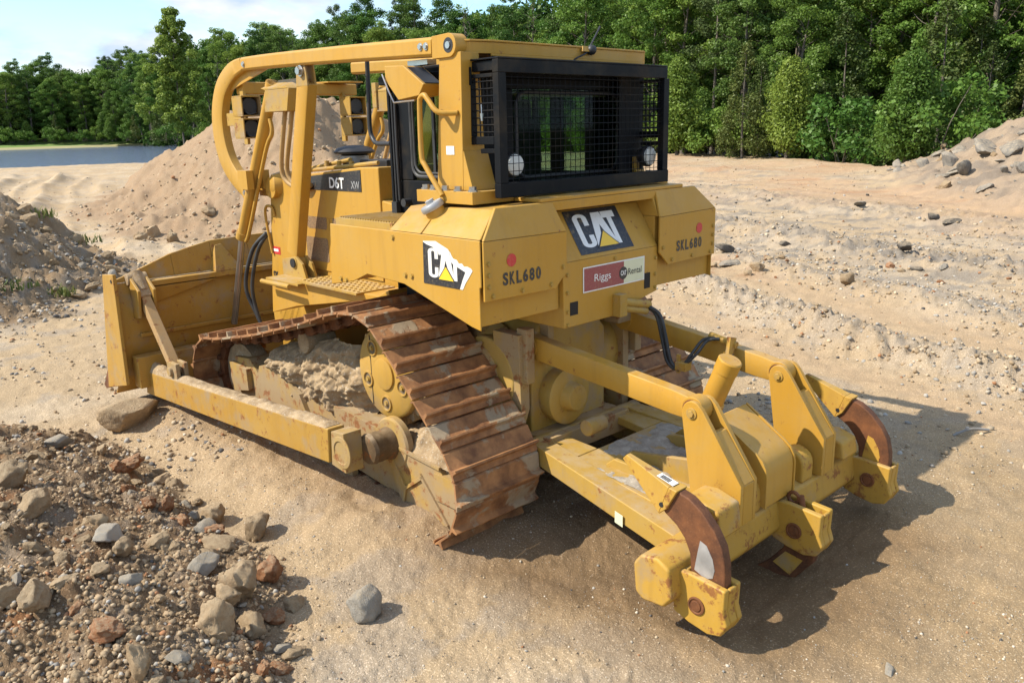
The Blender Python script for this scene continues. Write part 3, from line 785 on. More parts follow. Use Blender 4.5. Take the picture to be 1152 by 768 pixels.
body.hexa([(-1.79, -.519, 1.885), (-1.2, -.519, 1.885), (-1.2, .519, 1.885), (-1.79, .519, 1.885), (-1.585, -.519, 2.20), (-1.2, -.519, 2.20), (-1.2, .519, 2.20), (-1.585, .519, 2.20)])
body.box(-1.735, -.82, -.90, .66, 2.287, 2.312)
body.hexa([(-1.735, -.80, 2.225), (-1.722, -.80, 2.225), (-1.722, .60, 2.225), (-1.735, .60, 2.225), (-1.738, -.80, 2.286), (-1.725, -.80, 2.286), (-1.725, .66, 2.286), (-1.738, .66, 2.286)])
body.build('rear_body', M_Y, root, .007)
def bolts(name, pts, nrm, r=.014, mat=M_YD, parent=None):
    return bolt_set(name, pts, nrm, r, .012, mat, parent or root)
bolts('body_bolt', [(-1.05, 1.249, 1.83), (-1.12, 1.249, 1.83), (-.26, 1.249, 1.72), (-.33, 1.249, 1.715), (-.93, 1.249, 2.07)], (0, 1, 0), .015)
# end caps with chamfered top
caps = []
for sgn in (1, -1):
    m = MB()
    m.prism([(1.235*sgn, 2.105), (.505*sgn, 2.095), (.505*sgn, 1.835), (.615*sgn, 1.735), (1.235*sgn, 1.742)], 'u', -1.801, -1.818)
    m.hexa([(-1.818, 1.235*sgn, 2.107), (-1.80, 1.235*sgn, 2.107), (-1.80, .505*sgn, 2.097), (-1.818, .505*sgn, 2.097),
            (-1.735, 1.055*sgn, 2.285), (-1.715, 1.055*sgn, 2.288), (-1.715, .555*sgn, 2.288), (-1.735, .555*sgn, 2.285)])
    cap = m.build('fender_end_cap', M_Y, root, .005)
    caps.append(cap)
    bolts('bolt', [(-1.818, 1.20*sgn, 1.90), (-1.818, 1.20*sgn, 1.83), (-1.818, 1.20*sgn, 1.97), (-1.818, 1.17*sgn, 1.77), (-1.818, .92*sgn, 1.77), (-1.818, .66*sgn, 1.77), (-1.818, .545*sgn, 1.87)], (-1, 0, 0), .012, M_YD, cap)
bolts('hood_bolt', [(-1.79, .475, w) for w in (1.80, 1.68, 1.55, 1.46)]+[(-1.79, -.49, w) for w in (1.80, 1.68, 1.58)]+[(-1.79, -.02, 1.855)], (-1, 0, 0), .011)
M_HOLE = flat('opening_shade', (.02, .016, .012), .9)  # near-black colour carries the shade of the openings; the panel is not cut
for q in ((.37, .45, 1.52, 1.61), (-.43, -.36, 1.585, 1.70)): m = MB(); m.box(-1.792, -1.77, *q); m.build('hood_opening', M_HOLE, root)
# tread plates
for sgn in (1, -1):
    m = MB(); m.box(-.865, -.165, min(.53*sgn, 1.2*sgn), max(.53*sgn, 1.2*sgn), 2.10, 2.150)
    for k in range(22):
        u = -.845+k*.0315; m.box(u, u+.013, min(.56*sgn, 1.17*sgn), max(.56*sgn, 1.17*sgn), 2.149, 2.158)
    m.build('tread_plate', M_YD, root)
# fuel filler
m = MB(); p0, p1 = (-1.225, 1.02, 2.10), (-1.175, 1.09, 2.265); m.cyl(p0, p1, .066, 28)
fn = m.build('filler_neck', M_Y, root, .003)
d = (Vector(p1)-Vector(p0)).normalized(); m = MB(); c = Vector(p1)
m.lathe(c, d, [(.076, -.012), (.080, .0), (.080, .018), (.072, .030), (.02, .034)], 28)
m.box(c.x-.06, c.x+.05, c.y-.014, c.y+.014, c.z+.028, c.z+.046); m.cyl(c+d*.03, c+d*.055, .03, 16)
m.build('filler_cap', M_GREY, fn, .002)

# ---- decals
def text2d(s, bold=.02):
    cu = bpy.data.curves.new('lettering', 'FONT'); cu.body = s; cu.offset = bold; cu.resolution_u = 6
    o = bpy.data.objects.new('lettering', cu); COL.objects.link(o); bpy.context.view_layer.update()
    me = bpy.data.meshes.new_from_object(o.evaluated_get(bpy.context.evaluated_depsgraph_get()))
    V = np.array([v.co[:2] for v in me.vertices]); F = [tuple(p.vertices) for p in me.polygons]
    bpy.data.objects.remove(o); bpy.data.meshes.remove(me)
    V = (V-V.min(0))/(V.max(0)-V.min(0)); return V, F
def quad_map(V, P00, P10, P11, P01):
    """unit square onto four corners (lower left, lower right, upper right, upper left)"""
    P00, P10, P11, P01 = (np.array(p, float) for p in (P00, P10, P11, P01)); a, b = V[:, :1], V[:, 1:2]
    return P00*(1-a)*(1-b)+P10*a*(1-b)+P11*a*b+P01*(1-a)*b
class Decal:
    def __init__(s, P00, P10, P11, P01):
        s.c = [np.array(p, float) for p in (P00, P10, P11, P01)]
        n = np.cross(s.c[1]-s.c[0], s.c[3]-s.c[0]); s.n = n/np.linalg.norm(n)
    def shape(s, name, pts, mat, lift, parent):
        V = np.array(pts, float); W = quad_map(V, *s.c); n = len(W)
        m = MB(); m.loft([tuple(p+s.n*(lift-.0012)) for p in W], [tuple(p+s.n*lift) for p in W]); return m.build(name, mat, parent)
    def text(s, name, txt, x0, x1, y0, y1, mat, lift, parent, bold=.02, shear=0, cut=None):
        V, F = text2d(txt, bold)
        V = np.stack([x0+(x1-x0)*V[:, 0]+shear*V[:, 1], y0+(y1-y0)*V[:, 1]], 1)
        W = quad_map(V, *s.c)+s.n*lift
        return mesh_obj(name, W, F, mat, parent)
def cat_logo(D, parent, lift=.003, worn=False):
    wm = M_DECWD if worn else M_DECW
    def stroke(pts, mat=wm, l=lift, nm='letter'): return D.shape(nm, pts, mat, l, parent)
    # C as an outline of a rounded block letter
    def ring(cx, y0, y1, w, th):
        o = [(cx+w/2*math.cos(math.radians(a))*1.0, (y1-w*.42)+w*.42*math.sin(math.radians(a))) for a in range(0, 181, 20)]
        o += [(cx+w/2*math.cos(math.radians(a)), (y0+w*.42)+w*.42*math.sin(math.radians(a))) for a in range(180, 361, 20)]
        o += [(cx+w/2, y0+(y1-y0)*.36), (cx+w/2-th, y0+(y1-y0)*.36)]
        i = [(cx+(w/2-th)*math.cos(math.radians(a)), (y0+w*.42)+(w*.42-th*.9)*math.sin(math.radians(a))) for a in range(360, 179, -20)]
        i += [(cx+(w/2-th)*math.cos(math.radians(a)), (y1-w*.42)+(w*.42-th*.9)*math.sin(math.radians(a))) for a in range(180, -1, -20)]
        i += [(cx+w/2-th, y0+(y1-y0)*.64), (cx+w/2, y0+(y1-y0)*.64)]
        return o+i
    stroke(ring(.24, .13, .90, .25, .085))
    # A
    stroke([(.36, .13), (.455, .13), (.55, .62), (.55, .90), (.475, .90)]); stroke([(.551, .90), (.551, .62), (.66, .13), (.755, .13), (.635, .90)])
    # T
    if not worn:
        stroke([(.655, .75), (.735, .75), (.735, .13), (.82, .13), (.82, .75), (.895, .75), (.895, .90), (.655, .90)])
    else: stroke([(.735, .60), (.735, .13), (.82, .13), (.82, .52)])
    # triangle over the foot of the A
    D.shape('logo_edge', [(.335, .09), (.77, .09), (.555, .50)], M_DECK, lift+.0015, parent)
    D.shape('logo_triangle', [(.375, .115), (.735, .115), (.555, .455)], M_DECY, lift+.003, parent)
hoodp = MB(); hoodp.box(-1.2, -1.19, -.01, .01, 1.9, 1.91)
sg = []
# logo on the sloping rear hood
e0, e1 = np.array([-1.79, 0, 1.885]), np.array([-1.585, 0, 2.20]); ex = e1-e0
def slope(v, t): q = e0+ex*t; return (q[0], v, q[2])
D = Decal(slope(.315, .08), slope(-.255, .08), slope(-.255, .97), slope(.315, .97))
pl = D.shape('rear_logo', [(0, 0), (1, 0), (1, 1), (0, 1)], M_DECK, .003, root); cat_logo(D, pl, .0045)
# rental sign
D = Decal((-1.79, .32, 1.655), (-1.79, -.355, 1.655), (-1.79, -.355, 1.83), (-1.79, .32, 1.83))
pl = D.shape('rental_sign', [(0, 0), (1, 0), (1, 1), (0, 1)], M_DECW, .004, root)
D.shape('sign_field', [(.015, .05), (.645, .05), (.645, .95), (.015, .95)], M_MAR, .0055, pl)
D.shape('sign_field', [(.647, .05), (.985, .05), (.985, .95), (.647, .95)], M_PAPER, .0055, pl)
D.shape('sign_disc', [(.635+.068*math.cos(a), .47+.26*math.sin(a)) for a in np.linspace(0, 6.283, 33)[:-1]], M_DECK, .007, pl)
D.text('lettering', 'CAT', .590, .682, .38, .58, M_DECW, .0085, pl, .03)
D.text('lettering', 'Riggs', .17, .43, .28, .66, M_DECW, .007, pl, .0)
D.text('lettering', 'Rental', .715, .945, .36, .62, M_DECK, .007, pl, .006)
# unit number and red dot on the end caps
for sgn, cap in ((1, caps[0]), (-1, caps[1])):
    a, b = (1.09, .745) if sgn > 0 else (-.71, -1.055)
    D = Decal((-1.8185, a, 1.822), (-1.8185, b, 1.822), (-1.8185, b, 1.902), (-1.8185, a, 1.902))
    for i, ch in enumerate('SKL680'):
        D.text('unit_number', ch, i/6+.012, (i+1)/6-.028, 0, 1, M_DECK, .0025, cap, .035)
    Dc = Decal((-1.8185, 1.01*sgn+.04, 1.932), (-1.8185, 1.01*sgn-.04, 1.932), (-1.8185, 1.01*sgn-.04, 2.012), (-1.8185, 1.01*sgn+.04, 2.012))
    Dc.shape('red_dot', [(.5+.5*math.cos(a), .5+.5*math.sin(a)) for a in np.linspace(0, 6.283, 29)[:-1]], M_RED, .0025, cap)
# worn sticker on the side
D = Decal((-1.25, 1.249, 1.80), (-1.73, 1.249, 1.80), (-1.73, 1.249, 2.08), (-1.25, 1.249, 2.08))
jag = [(0, 0), (.80, 0), (.86, .16), (.93, .30), (1.0, .45), (.97, .50), (.90, .53), (.84, .52), (.80, .58), (.74, .57), (.70, .64), (.63, .66), (.60, .72), (.57, .80), (.52, .86), (.45, .90), (.36, .95), (.28, 1.0), (.02, .97)]
pl = D.shape('side_logo', jag, M_DECWD, .0025, root)
D.shape('sticker_field', [(0.0, 0), (.74, 0), (.80, .22), (.86, .40), (.74, .47), (.66, .50), (.56, .60), (.52, .66), (.44, .72), (.34, .70), (.30, .80), (.22, .86), (.10, .90), (.02, .95)], M_DECK, .004, pl)
Dd = Decal((-1.262, 1.249, 1.815), (-1.66, 1.249, 1.815), (-1.66, 1.249, 2.06), (-1.262, 1.249, 2.06)); cat_logo(Dd, pl, .0055, True)

# ---- roll-over frame
rops = MB()
for sgn in (1, -1):
    y0, y1 = sorted((.80*sgn, (.95 if sgn > 0 else .85)*sgn)); a0, a1 = sorted((.745*sgn, (.952 if sgn > 0 else .85)*sgn))
    rops.hexa([(-1.325, a0, 2.37), (-1.06, a0, 2.37), (-1.06, a1, 2.37), (-1.325, a1, 2.37), (-1.345, y0, 3.22), (-1.135, y0, 3.22), (-1.135, y1, 3.22), (-1.345, y1, 3.22)])
    rops.hexa([(-1.42, a0, 2.37), (-1.3265, a0, 2.37), (-1.3265, a1, 2.37), (-1.42, a1, 2.37), (-1.334, a0*.995, 2.62), (-1.3275, a0*.995, 2.62), (-1.3275, a1*.995, 2.62), (-1.334, a1*.995, 2.62)])
    b0, b1 = sorted((.67*sgn, 1.03*sgn)); rops.box(-1.50, -.93, b0, b1, 2.290, 2.369)
    f0, f1 = sorted((.86*sgn, .965*sgn))
    if sgn > 0: rops.prism(arc(-1.245, 3.265, .072, 90, 270, 12)+[(-1.08, 3.193), (-1.08, 3.330)], 'v', f0, f1)
rops.prism([(-1.37, -.86), (-1.37, .70), (-1.33, .86), (-1.24, .93), (-1.0, .93), (-1.0, -.93), (-1.33, -.93)], 'w', 3.215, 3.285)
rops.prism([(-1.378, -.865), (-1.378, .70), (-1.338, .865), (-1.245, .938), (-1.0, .938), (-1.0, -.935), (-1.33, -.935)], 'w', 3.286, 3.298)
rops.box(-1.379, -1.366, -.865, .72, 3.200, 3.2145)
ro = rops.build('rollover_frame', M_Y, root, .010)
bolt_set('flange_bolt', [(u, v*sgn, 2.369) for sgn in (1, -1) for u, v in ((-1.46, .99), (-1.33, 1.0), (-1.20, 1.0), (-1.07, .99), (-1.46, .72), (-.97, .98))], (0, 0, 1), .024, .032, M_STEEL, ro)
m = MB(); m.cyl((-1.245, .9655, 3.265), (-1.245, .967, 3.265), .046, 24); m.build('eye_bore', M_BLKF, ro)  # black disc painted as the shaded bore; the eye is solid
m = MB(); m.cyl((-1.245, .966, 3.265), (-1.245, .974, 3.265), .022, 12); m.build('eye_pin', M_STEEL, ro)
bolt_set('frame_bolt', [(-1.02, .963, 3.275), (-.955, .957, 3.278)], (0, 1, 0), .018, .014, M_STEEL, ro)
D = Decal((-1.17, .9525, 2.595), (-1.25, .9525, 2.595), (-1.25, .9525, 2.65), (-1.17, .9525, 2.65)); D.shape('white_label', [(0, 0), (1, 0), (1, 1), (0, 1)], M_DECW, .002, ro)
# antenna
m = MB(); m.lathe((-1.39, -.235, 3.275), (-.3, -.5, .35), [(.012, -.035), (.03, -.02), (.036, .0), (.03, .02), (.012, .035)], 16); m.tube([(-1.385, -.215, 3.285), (-1.38, -.27, 3.35), (-1.375, -.345, 3.44)], .0065, 8)
m.tube(smooth_path([(-1.385, -.20, 3.265), (-1.40, -.14, 3.24), (-1.385, -.08, 3.215), (-1.36, -.03, 3.18)]), .006, 8)
an = m.build('antenna', M_BLKF, root); m = MB(); m.hexa([(-1.40, -.27, 3.262), (-1.379, -.27, 3.262), (-1.379, -.13, 3.262), (-1.40, -.13, 3.262), (-1.382, -.25, 3.30), (-1.379, -.25, 3.30), (-1.379, -.15, 3.30), (-1.382, -.15, 3.30)]); m.build('antenna_bracket', M_Y, an)

# ---- cab
m = MB()
for sgn in (1, -1):
    def by(a, b): return sorted((a*sgn, b*sgn))
    y = by(.70, .742)
    m.box(-1.05, -.36, y[0], y[1], 1.5, 2.40)             # door foot
    
    if sgn > 0: m.box(-.52, -.362, y[0], y[1], 2.401, 3.08); m.box(-1.05, -.945, y[0], y[1], 2.401, 3.08)
    else: m.box(-.66, -.535, y[0], y[1], 2.401, 3.08); m.box(-1.05, -.915, y[0], y[1], 2.401, 3.08)
    m.box(-.944 if sgn > 0 else -.914, -.521 if sgn > 0 else -.661, y[0], y[1], 3.03, 3.08)
    m.box(-.36, -.335, *by(.68, .75), 1.9, 3.08)
    m.box(-.215, -.185, *by(.62, .70), 2.15, 3.08)
    m.box(-1.26, -1.051, y[0], y[1], 1.5, 3.08)          # rear corner
m.box(-.215, -.19, -.70, .70, 1.5, 2.16); m.box(-1.26, -1.23, -.699, .699, 2.2, 2.40); m.box(-1.26, -1.23, -.699, .699, 3.01, 3.08); m.box(-1.26, -1.23, .43, .699, 2.401, 3.009)
m.box(-1.27, -.15, -.74, .74, 3.081, 3.14); m.box(-1.0, -.25, -.68, .68, 3.141, 3.19); m.box(-1.25, -.2, -.70, .70, 2.0, 2.10)
m.box(-.215, -.19, -.03, .03, 2.16, 3.08)
cabo = m.build('cab', M_BLK, root, .008)
def rrect(x0, x1, y0, y1, r, n=5):
    P = []
    for cx, cy, a in ((x1-r, y1-r, 0), (x0+r, y1-r, 90), (x0+r, y0+r, 180), (x1-r, y0+r, 270)): P += arc(cx, cy, r, a, a+90, n)
    return P
m = MB(); 
for off, rad in ((.0, .014), (.026, .010)):
    m.tube([(u, .748, w) for u, w in rrect(-.93+off, -.535-off, 2.43+off, 3.03-off, .08)], rad, 8, True)
m.build('door_seal', M_RUB, cabo)
m = MB(); m.box(-.80, -.775, .735, .752, 2.44, 3.02); m.tube(smooth_path([(-.37, .76, 2.95), (-.372, .765, 2.6), (-.37, .76, 2.25)]), .012, 8); m.tube([(-.34, .765, 3.02), (-.335, .765, 2.12)], .009, 8); m.box(-.36, -.30, .752, .79, 2.10, 2.24); m.build('door_hinge', M_BLKF, cabo)
m = MB(); m.cyl((-.46, .742, 2.24), (-.46, .80, 2.24), .03, 16); m.build('door_knob', M_BLKF, cabo)
for nm, bx in (('side_window', (-.944, -.521, .715, .721, 2.40, 3.03)), ('side_window', (-.914, -.661, -.721, -.715, 2.40, 3.03)), ('side_window', (-.534, -.37, -.721, -.715, 2.40, 3.08)), ('quarter_window', (-.336, -.214, .672, .678, 2.0, 3.08)), ('quarter_window', (-.336, -.214, -.678, -.672, 2.0, 3.08)),
               ('rear_window', (-1.248, -1.244, -.698, .43, 2.40, 3.01)), ('windscreen', (-.206, -.20, -.62, .62, 2.16, 3.08))):
    m = MB(); m.box(*bx); m.build(nm, M_GLASS, cabo)
m = MB(); m.tube([(-1.268, v, w) for v, w in rrect(-.68, .41, 2.42, 2.99, .09)], .014, 8, True)
m.build('rear_window_frame', M_BLKF, cabo)
m = MB()
m.prism(rrect(-.22, .20, 2.30, 2.82, .10), 'u', -.90, -.78); m.prism(rrect(-.12, .12, 2.78, 2.96, .05), 'u', -.90, -.81); m.box(-.88, -.38, -.22, .22, 2.22, 2.36); m.box(-.8, -.45, .24, .31, 2.5, 2.56); m.box(-.8, -.45, -.33, -.26, 2.48, 2.54)
m.build('operator_seat', flat('seat_cloth', (.018, .018, .02), .8, 0, .02), cabo, .015)
m = MB(); m.box(-.235, -.21, -.28, -.22, 2.88, 2.99); m.build('yellow_tag', M_DECY, cabo)
m = MB(); m.box(-1.22, -1.16, -.6, .38, 2.965, 2.995); m.build('headliner_trim', flat('tan_trim', (.28, .22, .15), .8), cabo)

# ---- rear guard with wire mesh and lamps
m = MB()
m.box(-1.60, -1.33, -.86, .875, 3.165, 3.176); m.box(-1.60, -1.545, -.86, .875, 3.085, 3.164)       # top
m.box(-1.60, -1.54, -.895, .875, 2.325, 2.415)
for y0, y1 in ((.81, .875), (-.885, -.82)): m.box(-1.60, -1.545, y0, y1, 2.416, 3.084)
for sgn in (1, -1):
    y0, y1 = sorted((.835*sgn, .875*sgn))
    m.box(-1.544, -1.31, y0, y1, 2.655, 2.705); m.box(-1.544, -1.31, y0, y1, 3.06, 3.084); m.box(-1.345, -1.318, y0, y1, 2.706, 3.059)
    m.box(-1.36, -1.29, sorted((.876*sgn, .886*sgn))[0], sorted((.876*sgn, .886*sgn))[1], 3.02, 3.13)
    m.box(-1.545, -1.40, sorted((.80*sgn, .86*sgn))[0], sorted((.80*sgn, .86*sgn))[1], 2.60, 2.63)
m.box(-1.54, -1.33, -.84, .86, 3.10, 3.16)
m.box(-1.372, -1.356, -.86, -.66, 2.38, 3.18) if False else None
g = m.build('window_guard', M_BLK, root, .004)
m = MB(); m.prism([(-1.37, -.575), (-1.37, -.86), (-1.356, -.86), (-1.356, -.742), (-1.04, -.742), (-1.04, -.73), (-1.356, -.73), (-1.356, -.575)], 'w', 2.36, 3.16); m.build('post_cover', M_BLK, g)
m = MB(); r = .0026
for k in range(33): 
    v = -.82+1.63*(k+.5)/33; m.cyl((-1.572, v, 2.41), (-1.572, v, 3.09), r, 5, cap=False)
for k in range(14):
    w = 2.415+.67*(k+.5)/14; m.cyl((-1.578, -.83, w), (-1.578, .82, w), r, 5, cap=False)
m.build('wire_mesh', M_BLK, g)
for sgn in (1, -1):
    m = MB()
    for k in range(5): u = -1.535+.19*(k+.5)/5; m.cyl((u, .857*sgn, 2.69), (u, .857*sgn, 3.07), .0045, 6)
    for k in range(8): w = 2.71+.35*(k+.5)/8; m.cyl((-1.55, .863*sgn, w), (-1.32, .863*sgn, w), .0045, 6)
    m.build('side_wire_mesh', M_BLK, g)
for y in (.64, -.80):
    m = MB(); m.lathe((-1.49, y, 2.52), (1, 0, 0), [(.075, 0), (.082, .012), (.078, .05), (.05, .09), (.02, .10)], 24); m.box(-1.42, -1.40, y-.01, y+.01, 2.42, 2.5)
    lo = m.build('work_lamp', M_BLKF, g); m = MB(); m.lathe((-1.489, y, 2.52), (-1, 0, 0), [(.07, 0), (.066, .012), (.04, .022), (.0, .026)], 24); m.build('lamp_glass', M_LENS, lo)
# spring toggle in the side mesh
m = MB(); m.cyl((-1.43, .868, 2.845), (-1.435, .872, 2.80), .012, 10, .007); m.tube([(-1.43, .868, 2.845), (-1.425, .865, 2.90)], .004, 6); m.build('mesh_clip', M_STEEL, g)

# ---- brush sweeps
lights = []
for sgn in (1, -1):
    P = smooth_path([(-1.08, .915*sgn, 3.268), (.2, .80*sgn, 3.325), (1.5, .672*sgn, 3.375), (2.16, .605*sgn, 3.392)], 6)
    m = MB(); m.sweep(P, .052, .060, (0, 1, 0), .3)
    sw = m.build('brush_sweep', M_Y, root, .004)
    if sgn < 0:
        m = MB(); m.sweep([(2.42, .56, 3.19), (2.42, -.74, 3.19)], .07, .058, (1, 0, 0), .15); m.prism([(2.50, -.55), (2.16, -.70), (2.16, -.545), (2.3, -.36), (2.50, -.30)], 'w', 3.250, 3.265); m.build('cross_beam', M_Y, sw, .004)
    else: pass
    Q = smooth_path([(2.165, .605*sgn, 3.392), (2.42, .60*sgn, 3.34), (2.66, .60*sgn, 3.20), (2.79, .60*sgn, 3.0), (2.82, .60*sgn, 2.80), (2.78, .60*sgn, 2.60), (2.68, .60*sgn, 2.44), (2.52, .60*sgn, 2.31), (2.36, .60*sgn, 2.21)], 5)
    n = len(Q); hh = [.060+.05*math.sin(math.pi*min(1, i/(n-1)*1.0))**1.0+.012*i/n for i in range(n)]
    m = MB(); m.sweep(Q, .050, hh, (0, 1, 0), .22); m.lathe((2.33, .545*sgn, 2.20), (0, sgn, 0), [(.062, 0), (.085, .01), (.085, .105), (.062, .115), (.04, .115), (.04, .10)], 24)
    m.prism([(2.30, 3.335), (2.16, 3.335), (2.05, 3.26), (2.36, 3.26)], 'v', sorted((.55*sgn, .655*sgn))[0], sorted((.55*sgn, .655*sgn))[1]) if False else None
    if sgn > 0: m.build('sweep_bow', M_Y, sw, .004)
    if sgn > 0: bolt_set('sweep_bolt', [(2.33, .66, 2.20), (2.08, .668, 3.385)], (0, 1, 0), .020, .014, M_STEEL, sw)
    # triangular gussets where bow meets tube
    y0, y1 = sorted((.585*sgn, .60*sgn)); m = MB(); m.prism([(2.60, 3.16), (2.30, 3.33), (1.75, 3.33)], 'v', y0, y1)
    if sgn > 0: m.build('gusset', M_Y, sw)
    # upright strut to the hood shelf
    a, b = (.90, .71*sgn, 3.17), (1.455, .645*sgn, 1.67)
    m = MB(); m.sweep([a, b], .050, .088, (0, 1, 0), .12); st = m.build('sweep_strut', M_Y, root, .004)
    m = MB(); y0, y1 = sorted((.67*sgn, .685*sgn)); y2, y3 = sorted((.745*sgn, .76*sgn))
    for q0, q1 in ((y0, y1), (y2, y3)): m.prism([(u+.08, w) for u, w in [(.74, 3.13), (.92, 3.13), (.90, 3.29)]+arc(.82, 3.27, .07, 30, 150, 5)+[(.745, 3.2)]], 'v', q0, q1)
    m.build('strut_clevis', M_YD, st, .003); m = MB(); m.bolt((.90, .76*sgn, 3.25), (0, sgn, 0), .034, .04); m.build('clevis_pin', M_STEEL, st)
    m = MB(); y0, y1 = sorted((.585*sgn, .61*sgn)); m.prism([(1.62, 1.62), (1.36, 1.66), (1.26, 1.60), (1.20, 1.46), (1.62, 1.46)], 'v', y0, y1); y0, y1 = sorted((.68*sgn, .705*sgn)); m.prism([(1.62, 1.62), (1.36, 1.66), (1.26, 1.60), (1.20, 1.46), (1.62, 1.46)], 'v', y0, y1)
    m.cyl((1.40, .58*sgn, 1.60), (1.40, .712*sgn, 1.60), .055, 20); m.build('strut_foot', M_YD, st, .003); m = MB(); m.cyl((1.40, .706*sgn, 1.60), (1.40, .725*sgn, 1.60), .042, 18); m.build('foot_pin', M_BLKF, st)
    # twin lamp box inside the bow
    m = MB()
    y0, y1 = sorted((.50*sgn, .70*sgn))
    for w0 in (2.715, 2.92):
        m.box(2.13, 2.32, y0, y1, w0, w0+.012); m.box(2.13, 2.32, y0, y1, w0+.178, w0+.19); m.box(2.315, 2.33, y0, y1, w0+.0125, w0+.1775)
        for yy in (.505*sgn, .695*sgn): m.box(2.13, 2.314, yy-.006, yy+.006, w0+.0125, w0+.1775)
    m.box(2.331, 2.40, .56*sgn-.015, .56*sgn+.015, 2.66, 3.16)
    if sgn > 0: m.box(2.36, 2.66, .60*sgn-.008, .60*sgn+.008, 2.84, 2.96)
    lb = m.build('lamp_box', M_YD, sw, .003)
    for w0 in (2.81, 3.015):
        m = MB(); m.lathe((2.17, .60*sgn, w0), (1, 0, 0), [(.075, .0), (.083, .01), (.083, .05), (.05, .11), (.02, .12)], 24); m.tube(smooth_path([(2.165, .66*sgn, w0-.03), (2.12, .64*sgn, w0-.075), (2.13, .56*sgn, w0-.06)]), .006, 6); lm = m.build('sweep_lamp', M_BLKF, root)
# roof flood lamp
for sgn in (1,):
    m = MB(); m.prism([(-.56, 3.185), (-.77, 3.175), (-.985, 3.045), (-.93, 2.975), (-.70, 2.955), (-.56, 3.09)], 'v', .80, .97)
    fl = m.build('roof_lamp', M_Y, root, .006)
    m = MB(); m.hexa([(-.79, .82, 3.155), (-.97, .82, 3.05), (-.97, .95, 3.05), (-.79, .95, 3.155), (-.795, .82, 3.165), (-.98, .82, 3.056), (-.98, .95, 3.056), (-.795, .95, 3.165)]); m.build('lamp_glass', M_BLKF, fl)
    m = MB(); m.tube([(-.55, .985, 3.13), (-.62, .99, 3.02), (-.67, .985, 2.94), (-.9, .985, 2.945)], .006, 6); m.build('lamp_wire', M_STEEL, fl); m = MB(); m.box(-.82, -.6, .72, .80, 3.185, 3.22); m.build('lamp_bracket', M_STEEL, fl)
# handrail
m = MB(); m.tube(smooth_path([(-1.30, .955, 2.855), (-1.21, 1.04, 2.862), (-1.13, 1.05, 2.935), (-1.09, 1.05, 2.97), (-1.05, 1.05, 2.955), (-1.035, 1.05, 2.90), (-1.03, 1.05, 2.60), (-1.07, 1.05, 2.52), (-1.22, 1.045, 2.34)], 5), .0175, 12); m.build('grab_rail', M_Y, root)
m = MB(); m.tube(smooth_path([(.25, .55, 3.30), (.26, .55, 3.0), (.27, .55, 2.78), (.24, .55, 2.70), (.15, .57, 2.66), (-.1, .62, 2.66)]), .018, 10); m.build('mirror_arm', M_BLKF, root)

# ---- engine hood and nose
m = MB()
m.prism([(.27, 2.0), (.27, 2.47), (.55, 2.465), (1.75, 2.36), (1.75, 2.0)], 'v', -.495, .495)
m.prism([(-.19, 1.2), (-.19, 2.14), (.27, 2.2), (1.70, 2.19), (1.70, 1.2)], 'v', -.48, .48)
ho = m.build('engine_hood', M_Y, root, .012)
m = MB(); m.prism([(1.701, .85), (1.701, 2.33), (1.78, 2.345), (2.02, 2.29), (2.13, 2.14), (2.30, 1.05), (2.28, .85)], 'v', -.50, .50); no = m.build('radiator_nose', M_Y, root, .014)
m = MB(); m.cyl((2.0, -.56, 2.25), (2.0, .56, 2.25), .10, 24); m.box(2.0, 2.34, .43, .50, 2.16, 2.27); m.box(2.0, 2.34, -.50, -.43, 2.16, 2.27); m.lathe((1.95, .42, 2.28), (.3, .9, 0), [(.12, -.1), (.135, 0), (.10, .12), (.05, .15)], 20); m.build('cylinder_yoke', M_Y, no, .006)
for sgn in (1, -1):
    y0, y1 = sorted((.496*sgn, .500*sgn)); m = MB(); m.prism([(1.70, 2.345), (.53, 2.443), (.53, 2.262), (1.70, 2.252)], 'v', y0, y1); sp = m.build('model_stripe', M_DECK, ho)
    if sgn > 0:
        D = Decal((1.02, .5, 2.278), (.53, .5, 2.278), (.53, .5, 2.375), (1.02, .5, 2.375))
        D.text('lettering', 'D6T', .0, .48, 0, 1, M_DECW, .003, sp, .022); D.text('lettering', 'XW', .70, .96, .05, .72, M_GREY, .003, sp, .012)
    y0, y1 = sorted((.481*sgn, .492*sgn)); m = MB(); m.box(.30, 1.08, y0, y1, 1.52, 2.21); m.box(1.086, 1.66, y0, y1, 1.52, 2.21); dr = m.build('engine_door', M_Y, ho, .003)
    t = NT('vent_screen'); vz = t.n('ShaderNodeTexVoronoi', i_Scale=90); t.l(t.obj(), vz.inputs['Vector']); t.col(t.mix(t.ramp(vz.outputs['Distance'], .2, .45), (.05, .03, .015), (.25, .155, .075))); t.rough(.7)
    for (u0, u1, w0, w1) in ((1.13, 1.47, 1.90, 2.135), (1.13, 1.51, 1.60, 1.82), (.62, 1.03, 1.90, 2.14), (.62, 1.03, 1.60, 1.82)):
        m = MB(); m.prism(rrect(u0, u1, w0, w1, .03), 'v', sorted((.4925*sgn, .4945*sgn))[0], sorted((.4925*sgn, .4945*sgn))[1]); m.build('vent_screen', t.m, dr)
m = MB(); m.lathe((1.05, .2, 2.40), (0, 0, 1), [(.11, 0), (.11, .08), (.125, .085), (.125, .15), (.11, .155), (.18, .17), (.185, .185), (.15, .215), (.08, .235), (.0, .24)], 32)
m.build('air_precleaner', M_BLKF, ho)
m = MB(); m.cyl((1.05, .2, 2.485), (1.05, .2, 2.548), .128, 28); m.build('precleaner_bowl', M_GREY, ho)
m = MB(); m.cyl((.62, -.12, 2.42), (.62, -.12, 2.70), .055, 20); m.box(.35, .75, .1, .35, 2.46, 2.52); m.build('exhaust_stub', M_BLKF, ho, .004)
m = MB()
